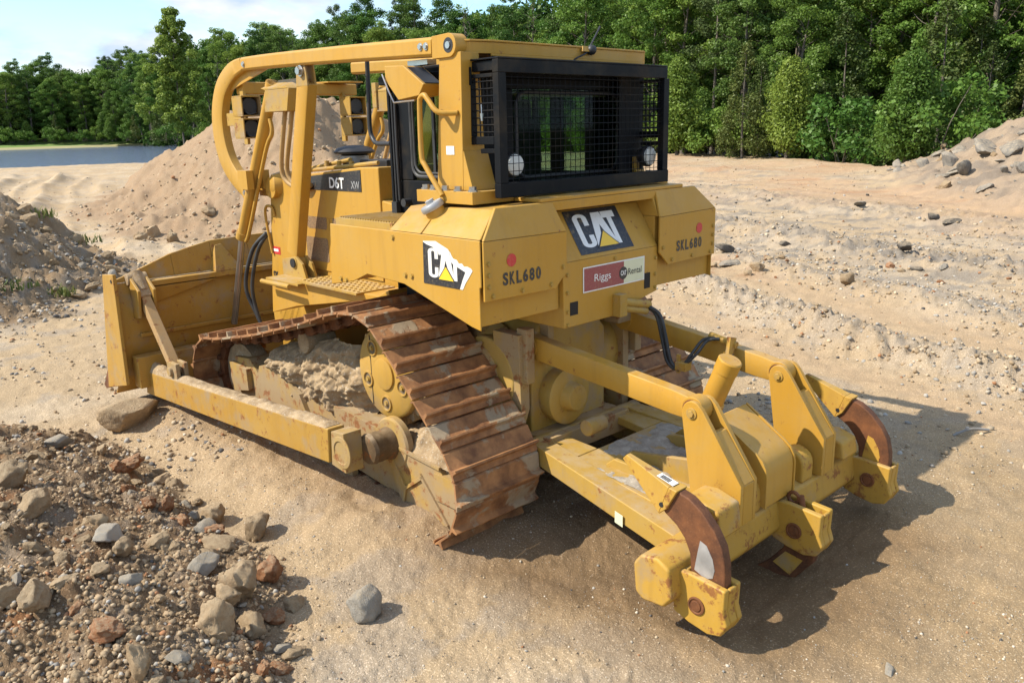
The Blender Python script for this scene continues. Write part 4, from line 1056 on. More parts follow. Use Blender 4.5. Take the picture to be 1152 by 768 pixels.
for k, (a, b, z) in enumerate(((1.7, .4, .02), (1.62, .9, .04))): m.tube(smooth_path([(a, .42-.06*k, 2.385+z), ((a+b)/2, .42-.06*k, 2.43+z), (b, .40-.06*k, 2.48+z)]), .018, 8)
for u in (1.2, 1.0, .8): m.cyl((u, .40, 2.44), (u, .40, 2.51), .022, 10)
m.build('hood_pipes', M_YD, ho)
m = MB(); m.tube(smooth_path([(2.16, .515, 1.60), (2.2, .53, 1.95), (2.17, .53, 2.06), (2.08, .52, 2.06), (2.05, .51, 1.98)]), .014, 8); m.build('nose_pipe', M_Y, no)
D = Decal((2.16, .501, 1.595), (2.02, .501, 1.595), (2.02, .501, 1.67), (2.16, .501, 1.67)); pl = D.shape('warning_label', [(0, 0), (1, 0), (1, 1), (0, 1)], M_RED, .002, no); D.shape('label_stripe', [(.1, .35), (.75, .35), (.75, .7), (.1, .7)], M_DECW, .0035, pl)
D = Decal((2.20, .501, 1.33), (2.10, .501, 1.33), (2.10, .501, 1.42), (2.20, .501, 1.42)); D.text('unit_number', 'SK', 0, 1, 0, 1, M_DECK, .003, no, .03)

# ---- main frame beside the engine
m = MB()
for sgn in (1, -1):
    y0, y1 = sorted((.50*sgn, .83*sgn))
    m.prism([(-.25, 1.565), (-.1, 1.500), (1.10, 1.480), (1.62, 1.40), (1.66, 1.12), (1.2, 1.24), (.2, 1.42), (-.25, 1.515)], 'v', y0, y1)
m.box(-1.2, 2.15, -.5, .5, .62, 1.3)
fr = m.build('main_frame', M_Y, root, .006)
for sgn in (1, -1):
    m = MB(); y0, y1 = sorted((.52*sgn, .90*sgn)); m.box(.10, 1.02, y0, y1, 1.488, 1.508)
    m.tube([(1.06, .96*sgn, 1.455), (1.62, .93*sgn, 1.44)], .022, 8); m.box(1.02, 1.6, y0, y1, 1.452, 1.472)
    sp = m.build('step_plate', M_YD, fr, .002)
    m = MB()
    for i in range(14):
        for j in range(6): m.lathe((.14+i*.064, (.56+j*.06)*sgn, 1.507), (0, 0, 1), [(.019, 0), (.014, .009), (.010, .009)], 8)
    tag(m.build('step_studs', M_YD, sp), kind='stuff')

# ---- lift cylinders
for sgn in (1, -1):
    a, b = Vector((1.64, .62*sgn, 3.20)), Vector((2.56, .62*sgn, 1.75)); c = Vector((2.97, .62*sgn, .78))
    m = MB(); m.cyl(a, b, .056, 24); m.cyl(b-(b-a).normalized()*.06, b+(b-a).normalized()*.02, .066, 24); m.cyl(a, a+(b-a).normalized()*.05, .066, 24)
    q = a+(b-a)*.60; m.box(q.x-.09, q.x+.09, q.y-.12, q.y-.05, q.z-.09, q.z+.09); m.box(q.x-.09, q.x+.09, q.y+.05, q.y+.12, q.z-.09, q.z+.09)
    off = Vector((-.10, .0, -.035)); m.tube(smooth_path([a+off*.6+(b-a)*.20, a+off*1.4+(b-a)*.27, a+off+(b-a)*.4, a+off+(b-a)*.95, b+off*.5]), .020, 10)
    lc = m.build('lift_cylinder', M_Y, root, .003)
    m = MB(); m.cyl(b, c, .034, 20); m.build('piston_rod', M_STEEL, lc)
    m = MB(); y0, y1 = sorted((.50*sgn, .72*sgn))
    m.hexa([(1.26, y0, 2.945), (1.66, y0, 2.945), (1.66, y1, 2.945), (1.26, y1, 2.945), (1.20, y0, 3.13 if sgn > 0 else 3.13), (1.62, y0, 3.13), (1.62, y1, 3.13), (1.20, y1, 3.13)])
    ya, yb = (y0, y1) if sgn > 0 else (y0, y1)
    m.hexa([(1.20, ya, 3.132), (1.62, ya, 3.132), (1.62, yb, 3.132), (1.20, yb, 3.132), (1.36, ya, 3.23), (1.74, ya, 3.23), (1.70, yb-.0, 3.15), (1.26, yb, 3.15)])
    m.box(1.63, 1.70, .50*sgn-.02, .50*sgn+.02, 2.98, 3.22)
    hg = m.build('hose_guard', M_YD, lc, .003)
    m = MB()
    for k in range(2): m.tube(smooth_path([(1.50-.12*k, .60*sgn, 2.96), (1.58-.12*k, .60*sgn, 2.75), (1.70-.10*k, .58*sgn, 2.45), (1.66-.10*k, .56*sgn, 2.32), (1.45-.05*k, .54*sgn, 2.26), (1.30, .52*sgn, 2.30)], 6), .022, 10)
    m.build('yellow_hose', flat('yellow_hose', (.34, .20, .06), .6, 0, .05), hg)
    m = MB()
    for k in range(2): m.tube(smooth_path([(2.20, (.52+.02*k)*sgn, 1.80), (2.30+.06*k, (.60+.03*k)*sgn, 1.62), (2.42+.06*k, (.64+.04*k)*sgn, 1.25), (2.40+.02*k, .62*sgn, .95), (2.34, .60*sgn, .80)], 6), .020, 10)
    m.build('rubber_hose', M_RUB, lc)

# ---- blade
bl = MB()
prof = [(3.42, .16), (3.16, .42), (3.03, .78), (3.00, 1.12), (3.06, 1.36)]
def plate_strip(mb, prof, v0, v1, th):
    n = len(prof)
    A = [(u, v0, w) for u, w in prof]+[(u+th, v0, w) for u, w in prof[::-1]]
    B = [(u, v1, w) for u, w in prof]+[(u+th, v1, w) for u, w in prof[::-1]]
    mb.loft(A, B)
plate_strip(bl, prof, -1.775, 1.775, .035)
bl.box(2.90, 3.055, -1.70, 1.70, .30, .62)
bl.prism([(3.03, 1.30), (2.93, 1.31), (2.93, 1.365), (3.06, 1.365)], 'v', -1.47, 1.47)
bl.prism([(3.02, .80), (2.99, .80), (2.985, .84), (3.02, .84)], 'v', -1.6, 1.6)
# spill guard
S = [(1.74, 1.40), (1.56, 1.455), (1.16, 1.59), (.73, 1.675), (.31, 1.69), (-.31, 1.69), (-.73, 1.675), (-1.16, 1.59), (-1.56, 1.455), (-1.74, 1.40)]
A = [(3.062, v, 1.366) for v, w in S]; B = [(3.062+.22*(w-1.366), v, w) for v, w in S]
n = len(S)
for i in range(n-1):
    bl.hexa([A[i], A[i+1], (A[i+1][0]+.03, A[i+1][1], A[i+1][2]), (A[i][0]+.03, A[i][1], A[i][2]), B[i], B[i+1], (B[i+1][0]+.03, B[i+1][1], B[i+1][2]), (B[i][0]+.03, B[i][1], B[i][2])])
for sgn in (1, -1):
    q = lambda u, v, w: (u, v*sgn, w)
    bl.loft([q(2.935, 1.46, 1.30), q(2.935, .76, 1.30), q(2.99, 1.46, 1.12)], [q(3.03, 1.46, 1.30), q(3.03, .76, 1.30), q(3.005, 1.46, 1.12)])
    # pyramidal gussets at the top
    bl.add([q(2.93, .78, 1.366), q(2.93, .48, 1.366), q(3.10, .48, 1.366), q(3.10, .78, 1.366), q(3.075, .70, 1.63), q(3.085, .62, 1.64)], [(0, 1, 5, 4), (1, 2, 5), (2, 3, 4, 5), (3, 0, 4), (3, 2, 1, 0)])
    bl.prism([(2.80, 1.30), (3.0, 1.42), (3.03, 1.0), (2.86, 1.02)], 'v', sorted((1.46*sgn, 1.49*sgn))[0], sorted((1.46*sgn, 1.49*sgn))[1])
    bl.prism([(2.80, 1.30), (3.0, 1.42), (3.03, 1.0), (2.86, 1.02)], 'v', sorted((1.61*sgn, 1.64*sgn))[0], sorted((1.61*sgn, 1.64*sgn))[1])
blade = bl.build('blade', M_YO, root, .008)
for sgn in (1, -1):
    y0, y1 = sorted((1.776*sgn, 1.81*sgn)); m = MB(); m.prism([(2.93, 1.475), (3.23, 1.445), (3.55, .21), (2.98, .345)], 'v', y0, y1); ep = m.build('blade_end_plate', M_YO, blade, .006)
    y0, y1 = sorted((1.60*sgn, 1.80*sgn)); m = MB(); m.prism([(3.50, .44), (3.72, .20), (3.66, .17), (3.45, .23)], 'v', y0, y1); m.build('end_bit', M_RUST, blade, .004)
    m = MB(); m.cyl((2.99, 1.811*sgn, 1.40), (2.99, 1.815*sgn, 1.40), .018, 14); m.build('plate_hole', M_BLKF, ep)  # hole shade painted as a black disc; the plate is uncut
m = MB(); m.prism([(3.42, .20), (3.66, .12), (3.66, .15), (3.42, .24)], 'v', -1.6, 1.6); m.build('cutting_edge', M_RUST, blade)
# push arms and braces
for sgn in (1, -1):
    y0, y1 = sorted((1.46*sgn, 1.60*sgn))
    m = MB(); m.hexa([(-.47, y0, .435), (3.05, y0, .20), (3.05, y1, .20), (-.47, y1, .435), (-.49, y0, .70), (3.02, y0, .44), (3.02, y1, .44), (-.49, y1, .70)])
    pa = m.build('push_arm', M_YO, blade, .008)
    m = MB(); m.hexa([(-.66, 1.43*sgn, .40), (-.475, 1.43*sgn, .42), (-.475, 1.58*sgn, .42), (-.66, 1.58*sgn, .40), (-.66, 1.43*sgn, .70), (-.495, 1.43*sgn, .68), (-.495, 1.58*sgn, .68), (-.66, 1.58*sgn, .70)])
    m.lathe((-.62, 1.575*sgn, .55), (0, sgn, 0), [(.12, 0), (.12, .012), (.085, .016), (.085, .008), (.02, .008)], 24)
    m.build('trunnion_cap', M_YM, pa, .012)
    a, b = Vector((2.36, 1.53*sgn, .56)), Vector((2.90, 1.55*sgn, 1.22)); d = (b-a).normalized()
    m = MB(); m.sweep([a, b], .046, .046, (0, 1, 0), .1); br = m.build('blade_brace', paint('brace_paint', (.36, .21, .075), (.42, .28, .14), .5, .5, .3, .6), blade, .004)
    m = MB(); m.sweep([b-d*.02, b+d*.25], .085, .06, (0, 1, 0), .35); m.cyl(b+d*.22+Vector((0, -.1, 0)), b+d*.22+Vector((0, .1, 0)), .06, 16); m.cyl(b+d*.05, b+d*.28, .075, 14); m.build('brace_socket', M_MUD, br, .01)
    m = MB(); m.box(2.22, 2.44, 1.49*sgn-.02, 1.49*sgn+.02, .48, .66); m.box(2.22, 2.44, 1.57*sgn-.02, 1.57*sgn+.02, .48, .66); m.cyl((2.34, 1.44*sgn, .57), (2.34, 1.62*sgn, .57), .045, 14); m.build('brace_lug', M_YM, br, .006)

# ---- caked mud surfaces
def mud_sheet(name, fn, nu, nv, parent, mat=M_MUD):
    """fn(s, t) -> (base point arrays, normal arrays, height array); an open relief sheet over the steel"""
    s, t = np.meshgrid(np.linspace(0, 1, nu), np.linspace(0, 1, nv), indexing='ij')
    P, N, h = fn(s, t); V = (P+N*h[..., None]).reshape(-1, 3)
    i, j = np.meshgrid(np.arange(nu-1), np.arange(nv-1), indexing='ij')
    F = np.stack([i*nv+j, (i+1)*nv+j, (i+1)*nv+j+1, i*nv+j+1], -1).reshape(-1, 4)
    return mesh_obj(name, V, F, mat, parent, True)
# ---- undercarriage
S_C, S_R = (-.551, 1.017), .50
B_C, B_R = (-1.235, .445), .425
F_C, F_R = (1.87, .505), .43
def chain_path():
    P = []
    # bottom front -> rear along the ground, rear idler, sprocket, top run, front idler
    P += [(F_C[0], F_C[1]-F_R), (1.2, .062), (.3, .045), (-.6, .035), (B_C[0], B_C[1]-B_R)]
    P += arc(B_C[0], B_C[1], B_R, -90, -218, 12)[1:]
    P += arc(S_C[0], S_C[1], S_R, -218, -282, 8)
    P += [(-.22, 1.455), (.02, 1.375), (.25, 1.30), (.58, 1.215), (.9, 1.125), (1.2, 1.055), (1.5, .995), (1.70, .95)]
    P += arc(F_C[0], F_C[1], F_R, 95, -88, 16)
    P = np.array(P+[P[0]])
    d = np.r_[0, np.cumsum(np.hypot(*np.diff(P, axis=0).T))]
    L = d[-1]; n = round(L/.203)
    t = np.arange(n)*L/n
    return np.stack([np.interp(t, d, P[:, 0]), np.interp(t, d, P[:, 1])], 1), L/n
CP, PITCH_L = chain_path()
NSH = len(CP)
# one shoe: profile across (s along travel, n outward)
sp = [(-.098, -.002), (-.098, .012), (-.070, .014), (-.058, .020), (-.052, .062), (-.036, .064), (-.026, .020), (-.012, .014), (.088, .012), (.104, -.006), (.110, -.024), (.098, -.026), (.090, -.004)]
shoe_me = None
def shoe_obj(parent, mat4):
    global shoe_me
    if shoe_me is None:
        m = MB(); n = 9
        ys = np.linspace(-.381, .381, n); secs = []
        for k, y in enumerate(ys):
            wob = .003*math.sin(k*2.3)
            secs.append([(s, y, h+(wob if h > .03 else 0)) for s, h in sp])
        b = 0; q = len(sp)
        for sct in secs: m.v += sct
        for k in range(n-1):
            for i in range(q): m.f.append((k*q+i, k*q+(i+1) % q, (k+1)*q+(i+1) % q, (k+1)*q+i)); m.mi.append(0)
        m.f += [tuple(range(q))[::-1], tuple(range((n-1)*q, n*q))]; m.mi += [0, 0]
        o = m.build('track_shoe', M_SHOE, parent, .002, seg=1); shoe_me = o
    else:
        o = shoe_me.copy(); COL.objects.link(o); o.parent = parent
    o.matrix_local = mat4
    return o
for sgn in (1, -1):
    m = MB()
    for i in range(NSH):
        a, b = CP[i], CP[(i+1) % NSH]; t = (b-a)/np.linalg.norm(b-a); nrm = np.array([-t[1], t[0]])      # outward for this winding
        c = (a+b)/2
        for y in (.92, 1.11):
            yy0, yy1 = sorted(((y-.022)*sgn, (y+.022)*sgn))
            A = a-t*.012; Bp = b+t*.012
            q = [A-nrm*.004, Bp-nrm*.004, Bp-nrm*.075, (A+Bp)/2+t*.03-nrm*.10, (A+Bp)/2-t*.03-nrm*.10, A-nrm*.075]
            m.prism([(p[0], p[1]) for p in q], 'v', yy0, yy1)
        p = a-nrm*.05; m.cyl((p[0], .86*sgn, p[1]), (p[0], 1.17*sgn, p[1]), .026, 10)
    tk = m.build('track', M_RUST, root, .003, seg=1)
    for i in range(NSH):
        a, b = CP[i], CP[(i+1) % NSH]; t = (b-a)/np.linalg.norm(b-a); nrm = np.array([-t[1], t[0]]); c = (a+b)/2
        Mx = Matrix(((t[0], 0, nrm[0], c[0]), (0, 1, 0, 1.017*sgn), (t[1], 0, nrm[1], c[1]), (0, 0, 0, 1)))
        shoe_obj(tk, Mx)
    # track frame
    Y = lambda a, b: sorted((a*sgn, b*sgn))
    m = MB()
    m.prism([(-1.28, .50), (-1.47, .24), (-1.36, .075), (-.9, .09), (0, .17), (1.5, .13), (1.72, .24), (1.84, .42), (1.86, .72), (1.56, .75), (1.42, .64), (.6, .62), (0, .62), (-.62, .56)], 'v', *Y(.86, 1.16))
    m.prism([(1.54, .46), (1.84, .40), (1.88, .68), (1.55, .66)], 'v', *Y(1.161, 1.21))
    m.prism([(.50, .44), (1.44, .42), (1.30, .74), (1.10, .80), (.62, .62)], 'v', *Y(1.161, 1.20))
    m.prism([(-.62, .545), (-.80, .09), (-1.36, .08), (-1.46, .22), (-1.27, .50)], 'v', *Y(1.161, 1.215))
    m.prism([(-.15, .30), (-.15, .11), (1.55, .13), (1.55, .30)], 'v', *Y(1.161, 1.215))
    for a, b in (((-.64, .545), (-1.28, .505)), ((-.66, .53), (-.87, .24)), ((-.87, .24), (-1.08, .385)), ((-1.05, .40), (-1.34, .10)), ((-.87, .24), (-.83, .09))):
        va, vb = Vector((a[0], 1.222*sgn, a[1])), Vector((b[0], 1.222*sgn, b[1])); m.sweep([va, vb], .010, .012, (0, 1, 0), .1)
    m.box(-1.46, -1.22, *Y(1.05, 1.23), .26, .46)
    tf = m.build('track_frame', M_YM, root, .006)
    # pivot trunnion of the push arm
    m = MB(); m.lathe((-.70, 1.17*sgn, .545), (0, sgn, 0), [(.125, 0), (.125, .05), (.112, .09), (.108, .13), (.115, .15), (.112, .20), (.118, .22), (.105, .25), (.06, .262), (.0, .265)], 44)
    m.v = [tuple(np.array(q)+np.array([float(noise3(q[0]*18, q[1]*18, q[2]*18, 3)), float(noise3(q[0]*18, q[1]*18, q[2]*18, 8)), float(noise3(q[0]*18, q[1]*18, q[2]*18, 14))])*.007) for q in m.v]
    mc = MB(); mc.lathe((-.72, 1.165*sgn, .54), (0, sgn, 0), [(.20, 0), (.20, .045), (.185, .06), (.13, .062)], 40); mc.build('pivot_collar', M_YM, tf)
    m.build('pivot_trunnion', M_MUD if False else paint('greasy_paint', (.085, .052, .026), (.17, .11, .055), .5, .3, .25, .5), tf)
    # sprocket
    m = MB(); n = 27; ring = []
    for k in range(n):
        a0 = 2*math.pi*k/n
        for da, rr in ((0, .365), (.07, .365), (.10, .405), (.17, .405)): ring.append((S_C[0]+rr*math.cos(a0+da*1.05), S_C[1]+rr*math.sin(a0+da*1.05)))
    m.prism(ring, 'v', *Y(.975, 1.055))
    sk = m.build('sprocket', paint('sprocket_paint', (.38, .24, .07), (.38, .27, .13), .4, .4, .6, .6), root, .004)
    m = MB(); m.lathe((S_C[0], 1.056*sgn, S_C[1]), (0, sgn, 0), [(.345, 0), (.345, .05), (.325, .066), (.12, .070), (.118, .085), (.10, .090), (.0, .092)], 56)
    for a in (52, 124, 196, 268, 340):
        aa = math.radians(a); c = (S_C[0]+.225*math.cos(aa), 1.122*sgn, S_C[1]+.225*math.sin(aa)); m.lathe(c, (0, sgn, 0), [(.062, 0), (.060, .014), (.050, .014), (.046, -.004+.006)], 22)
    hb = m.build('sprocket_hub', paint('hub_paint', (.43, .235, .03), (.44, .27, .07), .15, .35, .30, .5), sk)
    m = MB()
    for a in (52, 124, 196, 268, 340):
        aa = math.radians(a); c = (S_C[0]+.225*math.cos(aa), 1.1255*sgn, S_C[1]+.225*math.sin(aa)); m.cyl(c, (c[0], c[1]+.001*sgn, c[2]), .045, 20)
    m.build('hub_pocket', flat('shaded_pocket_dirt', (.13, .085, .04), .9, 0, .05), hb)  # dusty dark discs; recess shade painted in, the hub face is not hollowed
    m = MB()
    for a in (52, 124, 196, 268, 340):
        aa = math.radians(a); m.bolt((S_C[0]+.225*math.cos(aa), 1.1265*sgn, S_C[1]+.225*math.sin(aa)), (0, sgn, 0), .017, .016)
    m.build('hub_bolt', M_YD, hb)
    m = MB(); m.box(S_C[0]+.165, S_C[0]+.172, *Y(1.1235, 1.1265), S_C[1]-.27, S_C[1]+.27); m.build('hub_seam', M_BLKF, hb)
    # idlers, rollers
    for c, r in ((B_C, B_R-.105), (F_C, F_R-.105)):
        m = MB(); m.lathe((c[0], .93*sgn, c[1]), (0, sgn, 0), [(r-.06, 0), (r, .01), (r, .16), (r-.05, .17), (.12, .19), (.10, .24), (.0, .25)], 40); m.build('idler', M_MUD, tf)
    for u in (-.85, -.5, -.1, .3, .7, 1.1, 1.45):
        m = MB(); m.lathe((u, .90*sgn, .19), (0, sgn, 0), [(.09, 0), (.11, .02), (.11, .2), (.09, .22), (.05, .23)], 20); m.build('track_roller', M_RUST, tf)
    m = MB(); m.lathe((.58, .86*sgn, 1.065), (0, sgn, 0), [(.07, 0), (.095, .02), (.095, .26), (.088, .28), (.04, .285), (.0, .285)], 28); m.box(.52, .64, *Y(.80, .95), .6, 1.0); m.build('carrier_roller', M_MUD, tf)
    # packed mud between frame and top run
    def packed(s, t, sgn=sgn):
        u = -.24+1.64*s; lo = np.interp(u, [-.62, -.3, .2, .75, .95, 1.2, 1.4], [.50, .42, .40, .48, .62, .72, .64]); hi = np.interp(u, [-.62, -.2, .25, .6, 1.0, 1.2, 1.4], [1.05, 1.12, 1.14, 1.04, .98, .90, .70])
        w = lo+(hi-lo)*t
        lum = .065*fbm3(u*4, w*4, 0*u, 4, 3, .6)+.035*np.abs(fbm3(u*11, w*11, 0*u+5, 3, 8, .6))
        dome = np.sin(np.pi*np.clip(t, .02, .98))**.5*np.sin(np.pi*np.clip(s, .01, .99))**.35
        v = .93+.27*dome*(1+.25*fbm2(u*2.2, w*2.2, 3, 12))+1.25*lum
        N = np.zeros(u.shape+(3,)); N[..., 1] = sgn
        return np.stack([u, 0*u, w], -1), N, v
    mud_sheet('packed_mud', packed, 170, 70, tf)
    def ledge(s, t, sgn=sgn):
        u = -1.40+.86*s; v = .74+.47*t
        h = .505+.02*s+(.16*np.sin(np.pi*np.clip(s*.8+.2, 0, 1))*np.clip(1.15-t, 0, 1)+.05)*np.clip(np.sin(np.pi*np.clip(s, .0, 1)), .0, 1)**.4*sstep(1.0, .75, t) + .03*fbm2(u*9, v*9, 4, 5, .6)*sstep(1.0, .8, t)+.02*np.abs(fbm2(u*22, v*22, 3, 9))*sstep(1.0, .8, t)
        N = np.zeros(u.shape+(3,)); N[..., 2] = 1
        return np.stack([u, v*sgn, 0*u], -1), N, h
    mud_sheet('ledge_mud', ledge, 90, 50, tf)
    def armdirt(s, t, sgn=sgn):
        u = -.45+3.45*s; v = 1.462+.136*t; base = .70-.26*(u+.49)/3.51
        h = base+.004+np.sin(np.pi*t)**.6*(.022+.020*fbm2(u*5, v*5, 4, 2, .6)+.05*sstep(2.2, 2.7, u)*(1+.6*fbm2(u*6, v*8, 3, 6)))*sstep(0, .02, s)*sstep(1, .98, s)-.004*(np.abs(t-.5) > .47)
        N = np.zeros(u.shape+(3,)); N[..., 2] = 1
        return np.stack([u, v*sgn, 0*u], -1), N, h
    mud_sheet('arm_dirt', armdirt, 220, 14, pa if sgn < 0 else [o for o in root.children_recursive if o.name == 'push_arm'][0])

# ---- rear case and final drives
m = MB()
m.prism([(.46, .45), (.46, 1.28), (.34, 1.42), (-.20, 1.42), (-.36, 1.25), (-.36, .45)], 'u', -.7, -1.42)
m.cyl((-1.1, -.62, 1.0), (-1.1, .62, 1.0), .30, 32)
rc = m.build('transmission_case', M_YD, root, .02)
m = MB(); m.lathe((-1.42, .19, .84), (-1, 0, 0), [(.20, 0), (.215, .10), (.215, .125), (.20, .135), (.115, .138), (.105, .15), (.10, .20), (.09, .212), (.0, .214)], 40); m.build('hitch_cover', M_YD, rc)
m = MB(); m.lathe((-1.0, -.44, 1.0), (0, -1, 0), [(.38, 0), (.36, .06), (.22, .20)], 32); m.build('axle_housing', M_YM, rc, .004)
m = MB(); m.lathe((-1.0, .44, 1.0), (0, 1, 0), [(.38, 0), (.36, .06), (.22, .20)], 32)
for k, a in enumerate((150, 185, 215)):
    aa = math.radians(a); c = Vector((-1.30, .36, .93)); d = Vector((-.12, 0.0, 0)); m.hexa([(-1.46, .30, .74+.10*k), (-1.2, .58, .72+.11*k), (-1.2, .58, .74+.11*k), (-1.46, .30, .76+.10*k), (-1.30, .28, .74+.10*k), (-1.1, .5, .72+.11*k), (-1.1, .5, .74+.11*k), (-1.30, .28, .76+.10*k)])
m.build('axle_housing', M_YM, rc, .004)
m = MB(); m.box(-1.62, -.9, -.42, .50, .44, .60); m.box(-1.50, -1.4, .50, .58, 1.0, 1.40); m.box(-1.5, -1.38, -.72, -.64, 1.0, 1.40); m.box(-1.5, -1.38, .30, .36, 1.1, 1.40)
m.cyl((-1.36, .44, 1.25), (-1.36, .56, 1.25), .075, 24); m.cyl((-1.36, -.42, 1.34), (-1.36, -.56, 1.34), .07, 20); m.box(-1.52, -1.3, -.60, -.40, 1.27, 1.41)
m.build('ripper_bracket', M_YM, rc, .008)
m = MB(); m.prism([(.52, 1.36), (.52, .80), (.60, .62), (.62, 1.36)], 'u', -1.2, -1.46); m.build('hull_plate', M_YM, rc, .004); m = MB(); m.box(-1.45, -1.0, -.62, -.55, .5, 1.35); m.build('hull_plate', M_YM, rc, .004)

# ---- ripper
m = MB()
def frustum_box(mb, a0, a1, v0, v1): mb.prism([a0, a1], 'v', v0, v1)
sec = [(-2.905, .225), (-2.89, .40), (-2.94, .465), (-3.05, .48), (-3.13, .44), (-3.155, .27), (-3.10, .20), (-2.96, .19)]
m.prism(sec, 'v', -1.25, 1.155)
m.prism([(-2.93, .5), (-2.96, .70), (-3.06, .71), (-3.20, .67), (-3.22, .5)], 'v', .57, .80)
m.prism([(-2.93, .5), (-2.96, .64), (-3.06, .66), (-3.18, .62), (-3.2, .5)], 'v', -.98, -.76)
for v in (.265, -.40): m.prism(arc(-3.02, .56, .105, 0, 180, 10)+[(-3.125, .45), (-2.915, .45)], 'v', v-.075, v+.075)
rip = m.build('ripper', M_YR, root, .020)
# upright clevis plates
for y in (.42, -.60):
    m = MB()
    top = arc(-2.81, 1.085, .072, 150, 0, 8)
    out = [(-2.90, .40), (-3.16, .50), (-3.17, .72), (-2.95, 1.06)][::1]
    o2 = [(-2.84, .46), (-3.165, .46), (-3.165, .72), (-2.885, 1.12)]+arc(-2.815, 1.09, .07, 120, 0, 7)+[(-2.742, 1.08)]
    m.prism(o2, 'v', y+.055, y+.09); m.prism(o2, 'v', y-.09, y-.055)
    m.hexa([(-3.165, y-.0545, .46), (-3.13, y-.0545, .46), (-3.13, y+.0545, .46), (-3.165, y+.0545, .46), (-3.165, y-.0545, .715), (-3.13, y-.0545, .715), (-3.13, y+.0545, .715), (-3.165, y+.0545, .715)])
    m.hexa([(-3.165, y-.0545, .716), (-3.13, y-.0545, .70), (-3.13, y+.0545, .70), (-3.165, y+.0545, .716), (-2.965, y-.0545, .99), (-2.93, y-.0545, .99), (-2.93, y+.0545, .99), (-2.965, y+.0545, .99)])
    up = m.build('ripper_upright', M_Y, rip, .006)
    m = MB(); m.cyl((-2.815, y-.10, 1.085), (-2.815, y+.098, 1.085), .036, 20); m.bolt((-2.815, y+.09, 1.085), (0, 1, 0), .022, .02); m.build('link_pin', M_YD, up, .003)
# upper links
for y, a, b in ((.42, (-1.40, 1.245), (-2.79, 1.09)), (-.60, (-1.44, 1.27), (-2.79, 1.09))):
    m = MB(); A, B_ = Vector((a[0], y, a[1])), Vector((b[0], y, b[1])); d = (B_-A).normalized()
    m.sweep([A, B_-d*.16, B_-d*.03], .046, [.080, .078, .070], (0, 1, 0), .06)
    m.cyl((a[0], y-.052, a[1]), (a[0], y+.052, a[1]), .085, 24); m.cyl((b[0], y-.050, b[1]), (b[0], y+.050, b[1]), .082, 24)
    lk = m.build('upper_link', M_Y, rip, .006)
    m = MB(); m.cyl((b[0], y-.054, b[1]), (b[0], y+.054, b[1]), .066, 24); m.build('link_bushing', M_RUST, lk)
    if y > 0: m = MB(); m.cyl((-1.38, .45, 1.25), (-1.38, .56, 1.25), .072, 28); m.build('link_end_cap', M_YD, lk, .006)
# lower frame
m = MB()
for sgn in (1, -1):
    a = [(-1.50, .46), (-1.50, .61), (-2.88, .80), (-2.88, .62)]
    m.hexa([(-1.50, .44*sgn, .46), (-2.92, .62*sgn, .28), (-2.92, .80*sgn, .28), (-1.50, .60*sgn, .46), (-1.50, .44*sgn, .60), (-2.92, .62*sgn, .43), (-2.92, .80*sgn, .43), (-1.50, .60*sgn, .60)])
def fz(u): return .565-.125*(-1.5-u)/1.42
hole = [(-1.62, .30), (-1.86, .26), (-1.95, .12), (-1.95, -.12), (-1.86, -.26), (-1.62, -.30), (-1.55, -.2), (-1.55, .2)]
outer = [(-1.50, .50), (-2.0, .56), (-2.4, .60), (-2.90, .63), (-2.90, -.63), (-2.0, -.56), (-1.50, -.50)]
for (p, q, r2, s2) in (((-1.50, .45), (-1.50, .29), (-1.88, .27), (-1.88, .53)), ((-1.50, -.29), (-1.50, -.45), (-1.88, -.53), (-1.88, -.27)), ((-1.885, .53), (-1.885, -.53), (-2.86, -.62), (-2.86, .62))):
    m.loft([(x, y, fz(x)-.05) for x, y in (p, q, r2, s2)], [(x, y, fz(x)+.012) for x, y in (p, q, r2, s2)])
for y in (.22, -.22, .40, -.40): m.hexa([(-2.05, y-.02, .50), (-2.9, y-.02, .42), (-2.9, y+.02, .42), (-2.05, y+.02, .50), (-2.15, y-.02, .58), (-2.9, y-.02, .70 if abs(y) < .3 else .56), (-2.9, y+.02, .70 if abs(y) < .3 else .56), (-2.15, y+.02, .58)])
m.cyl((-1.80, .12, .68), (-1.80, .30, .68), .06, 20); m.cyl((-1.53, -.62, .53), (-1.53, .64, .53), .075, 24)
lf = m.build('ripper_frame', M_YD, rip, .008)
def framedirt(s, t):
    u = -1.9-.85*s; v = -.55+1.1*t; h = fz(u)+.012+(.05*np.clip(fbm2(u*4, v*4, 4, 61, .6)+.25*(1-t)+.25, 0, 1))*np.sin(np.pi*np.clip(s, .02, .98))**.5*np.sin(np.pi*np.clip(t, .02, .98))**.5-.004
    N = np.zeros(u.shape+(3,)); N[..., 2] = 1
    return np.stack([u, v, 0*u], -1), N, h
mud_sheet('frame_dirt', framedirt, 70, 80, lf, m_mud('grey_grit', (.26, .22, .17), (.42, .37, .30), 14))
D = Decal((-2.42, .7420, .335), (-2.52, .7555, .322), (-2.52, .7555, .40), (-2.42, .7420, .413)); D.shape('small_label', [(.1, 0), (.8, 0), (.8, 1), (.1, 1)], M_PAPER, .004, lf)
# lift cylinders of the ripper, only the barrel end shows
m = MB(); A, B_ = Vector((-2.765, 0.02, 1.305)), Vector((-2.50, 0.02, .66)); d = (B_-A).normalized()
m.lathe(A, d, [(.070, 0), (.078, .008), (.078, .09), (.074, .094), (.074, .32), (.085, .33), (.085, .37), (.06, .40), (.06, .60)], 32)
m.build('ripper_cylinder', M_Y, rip)
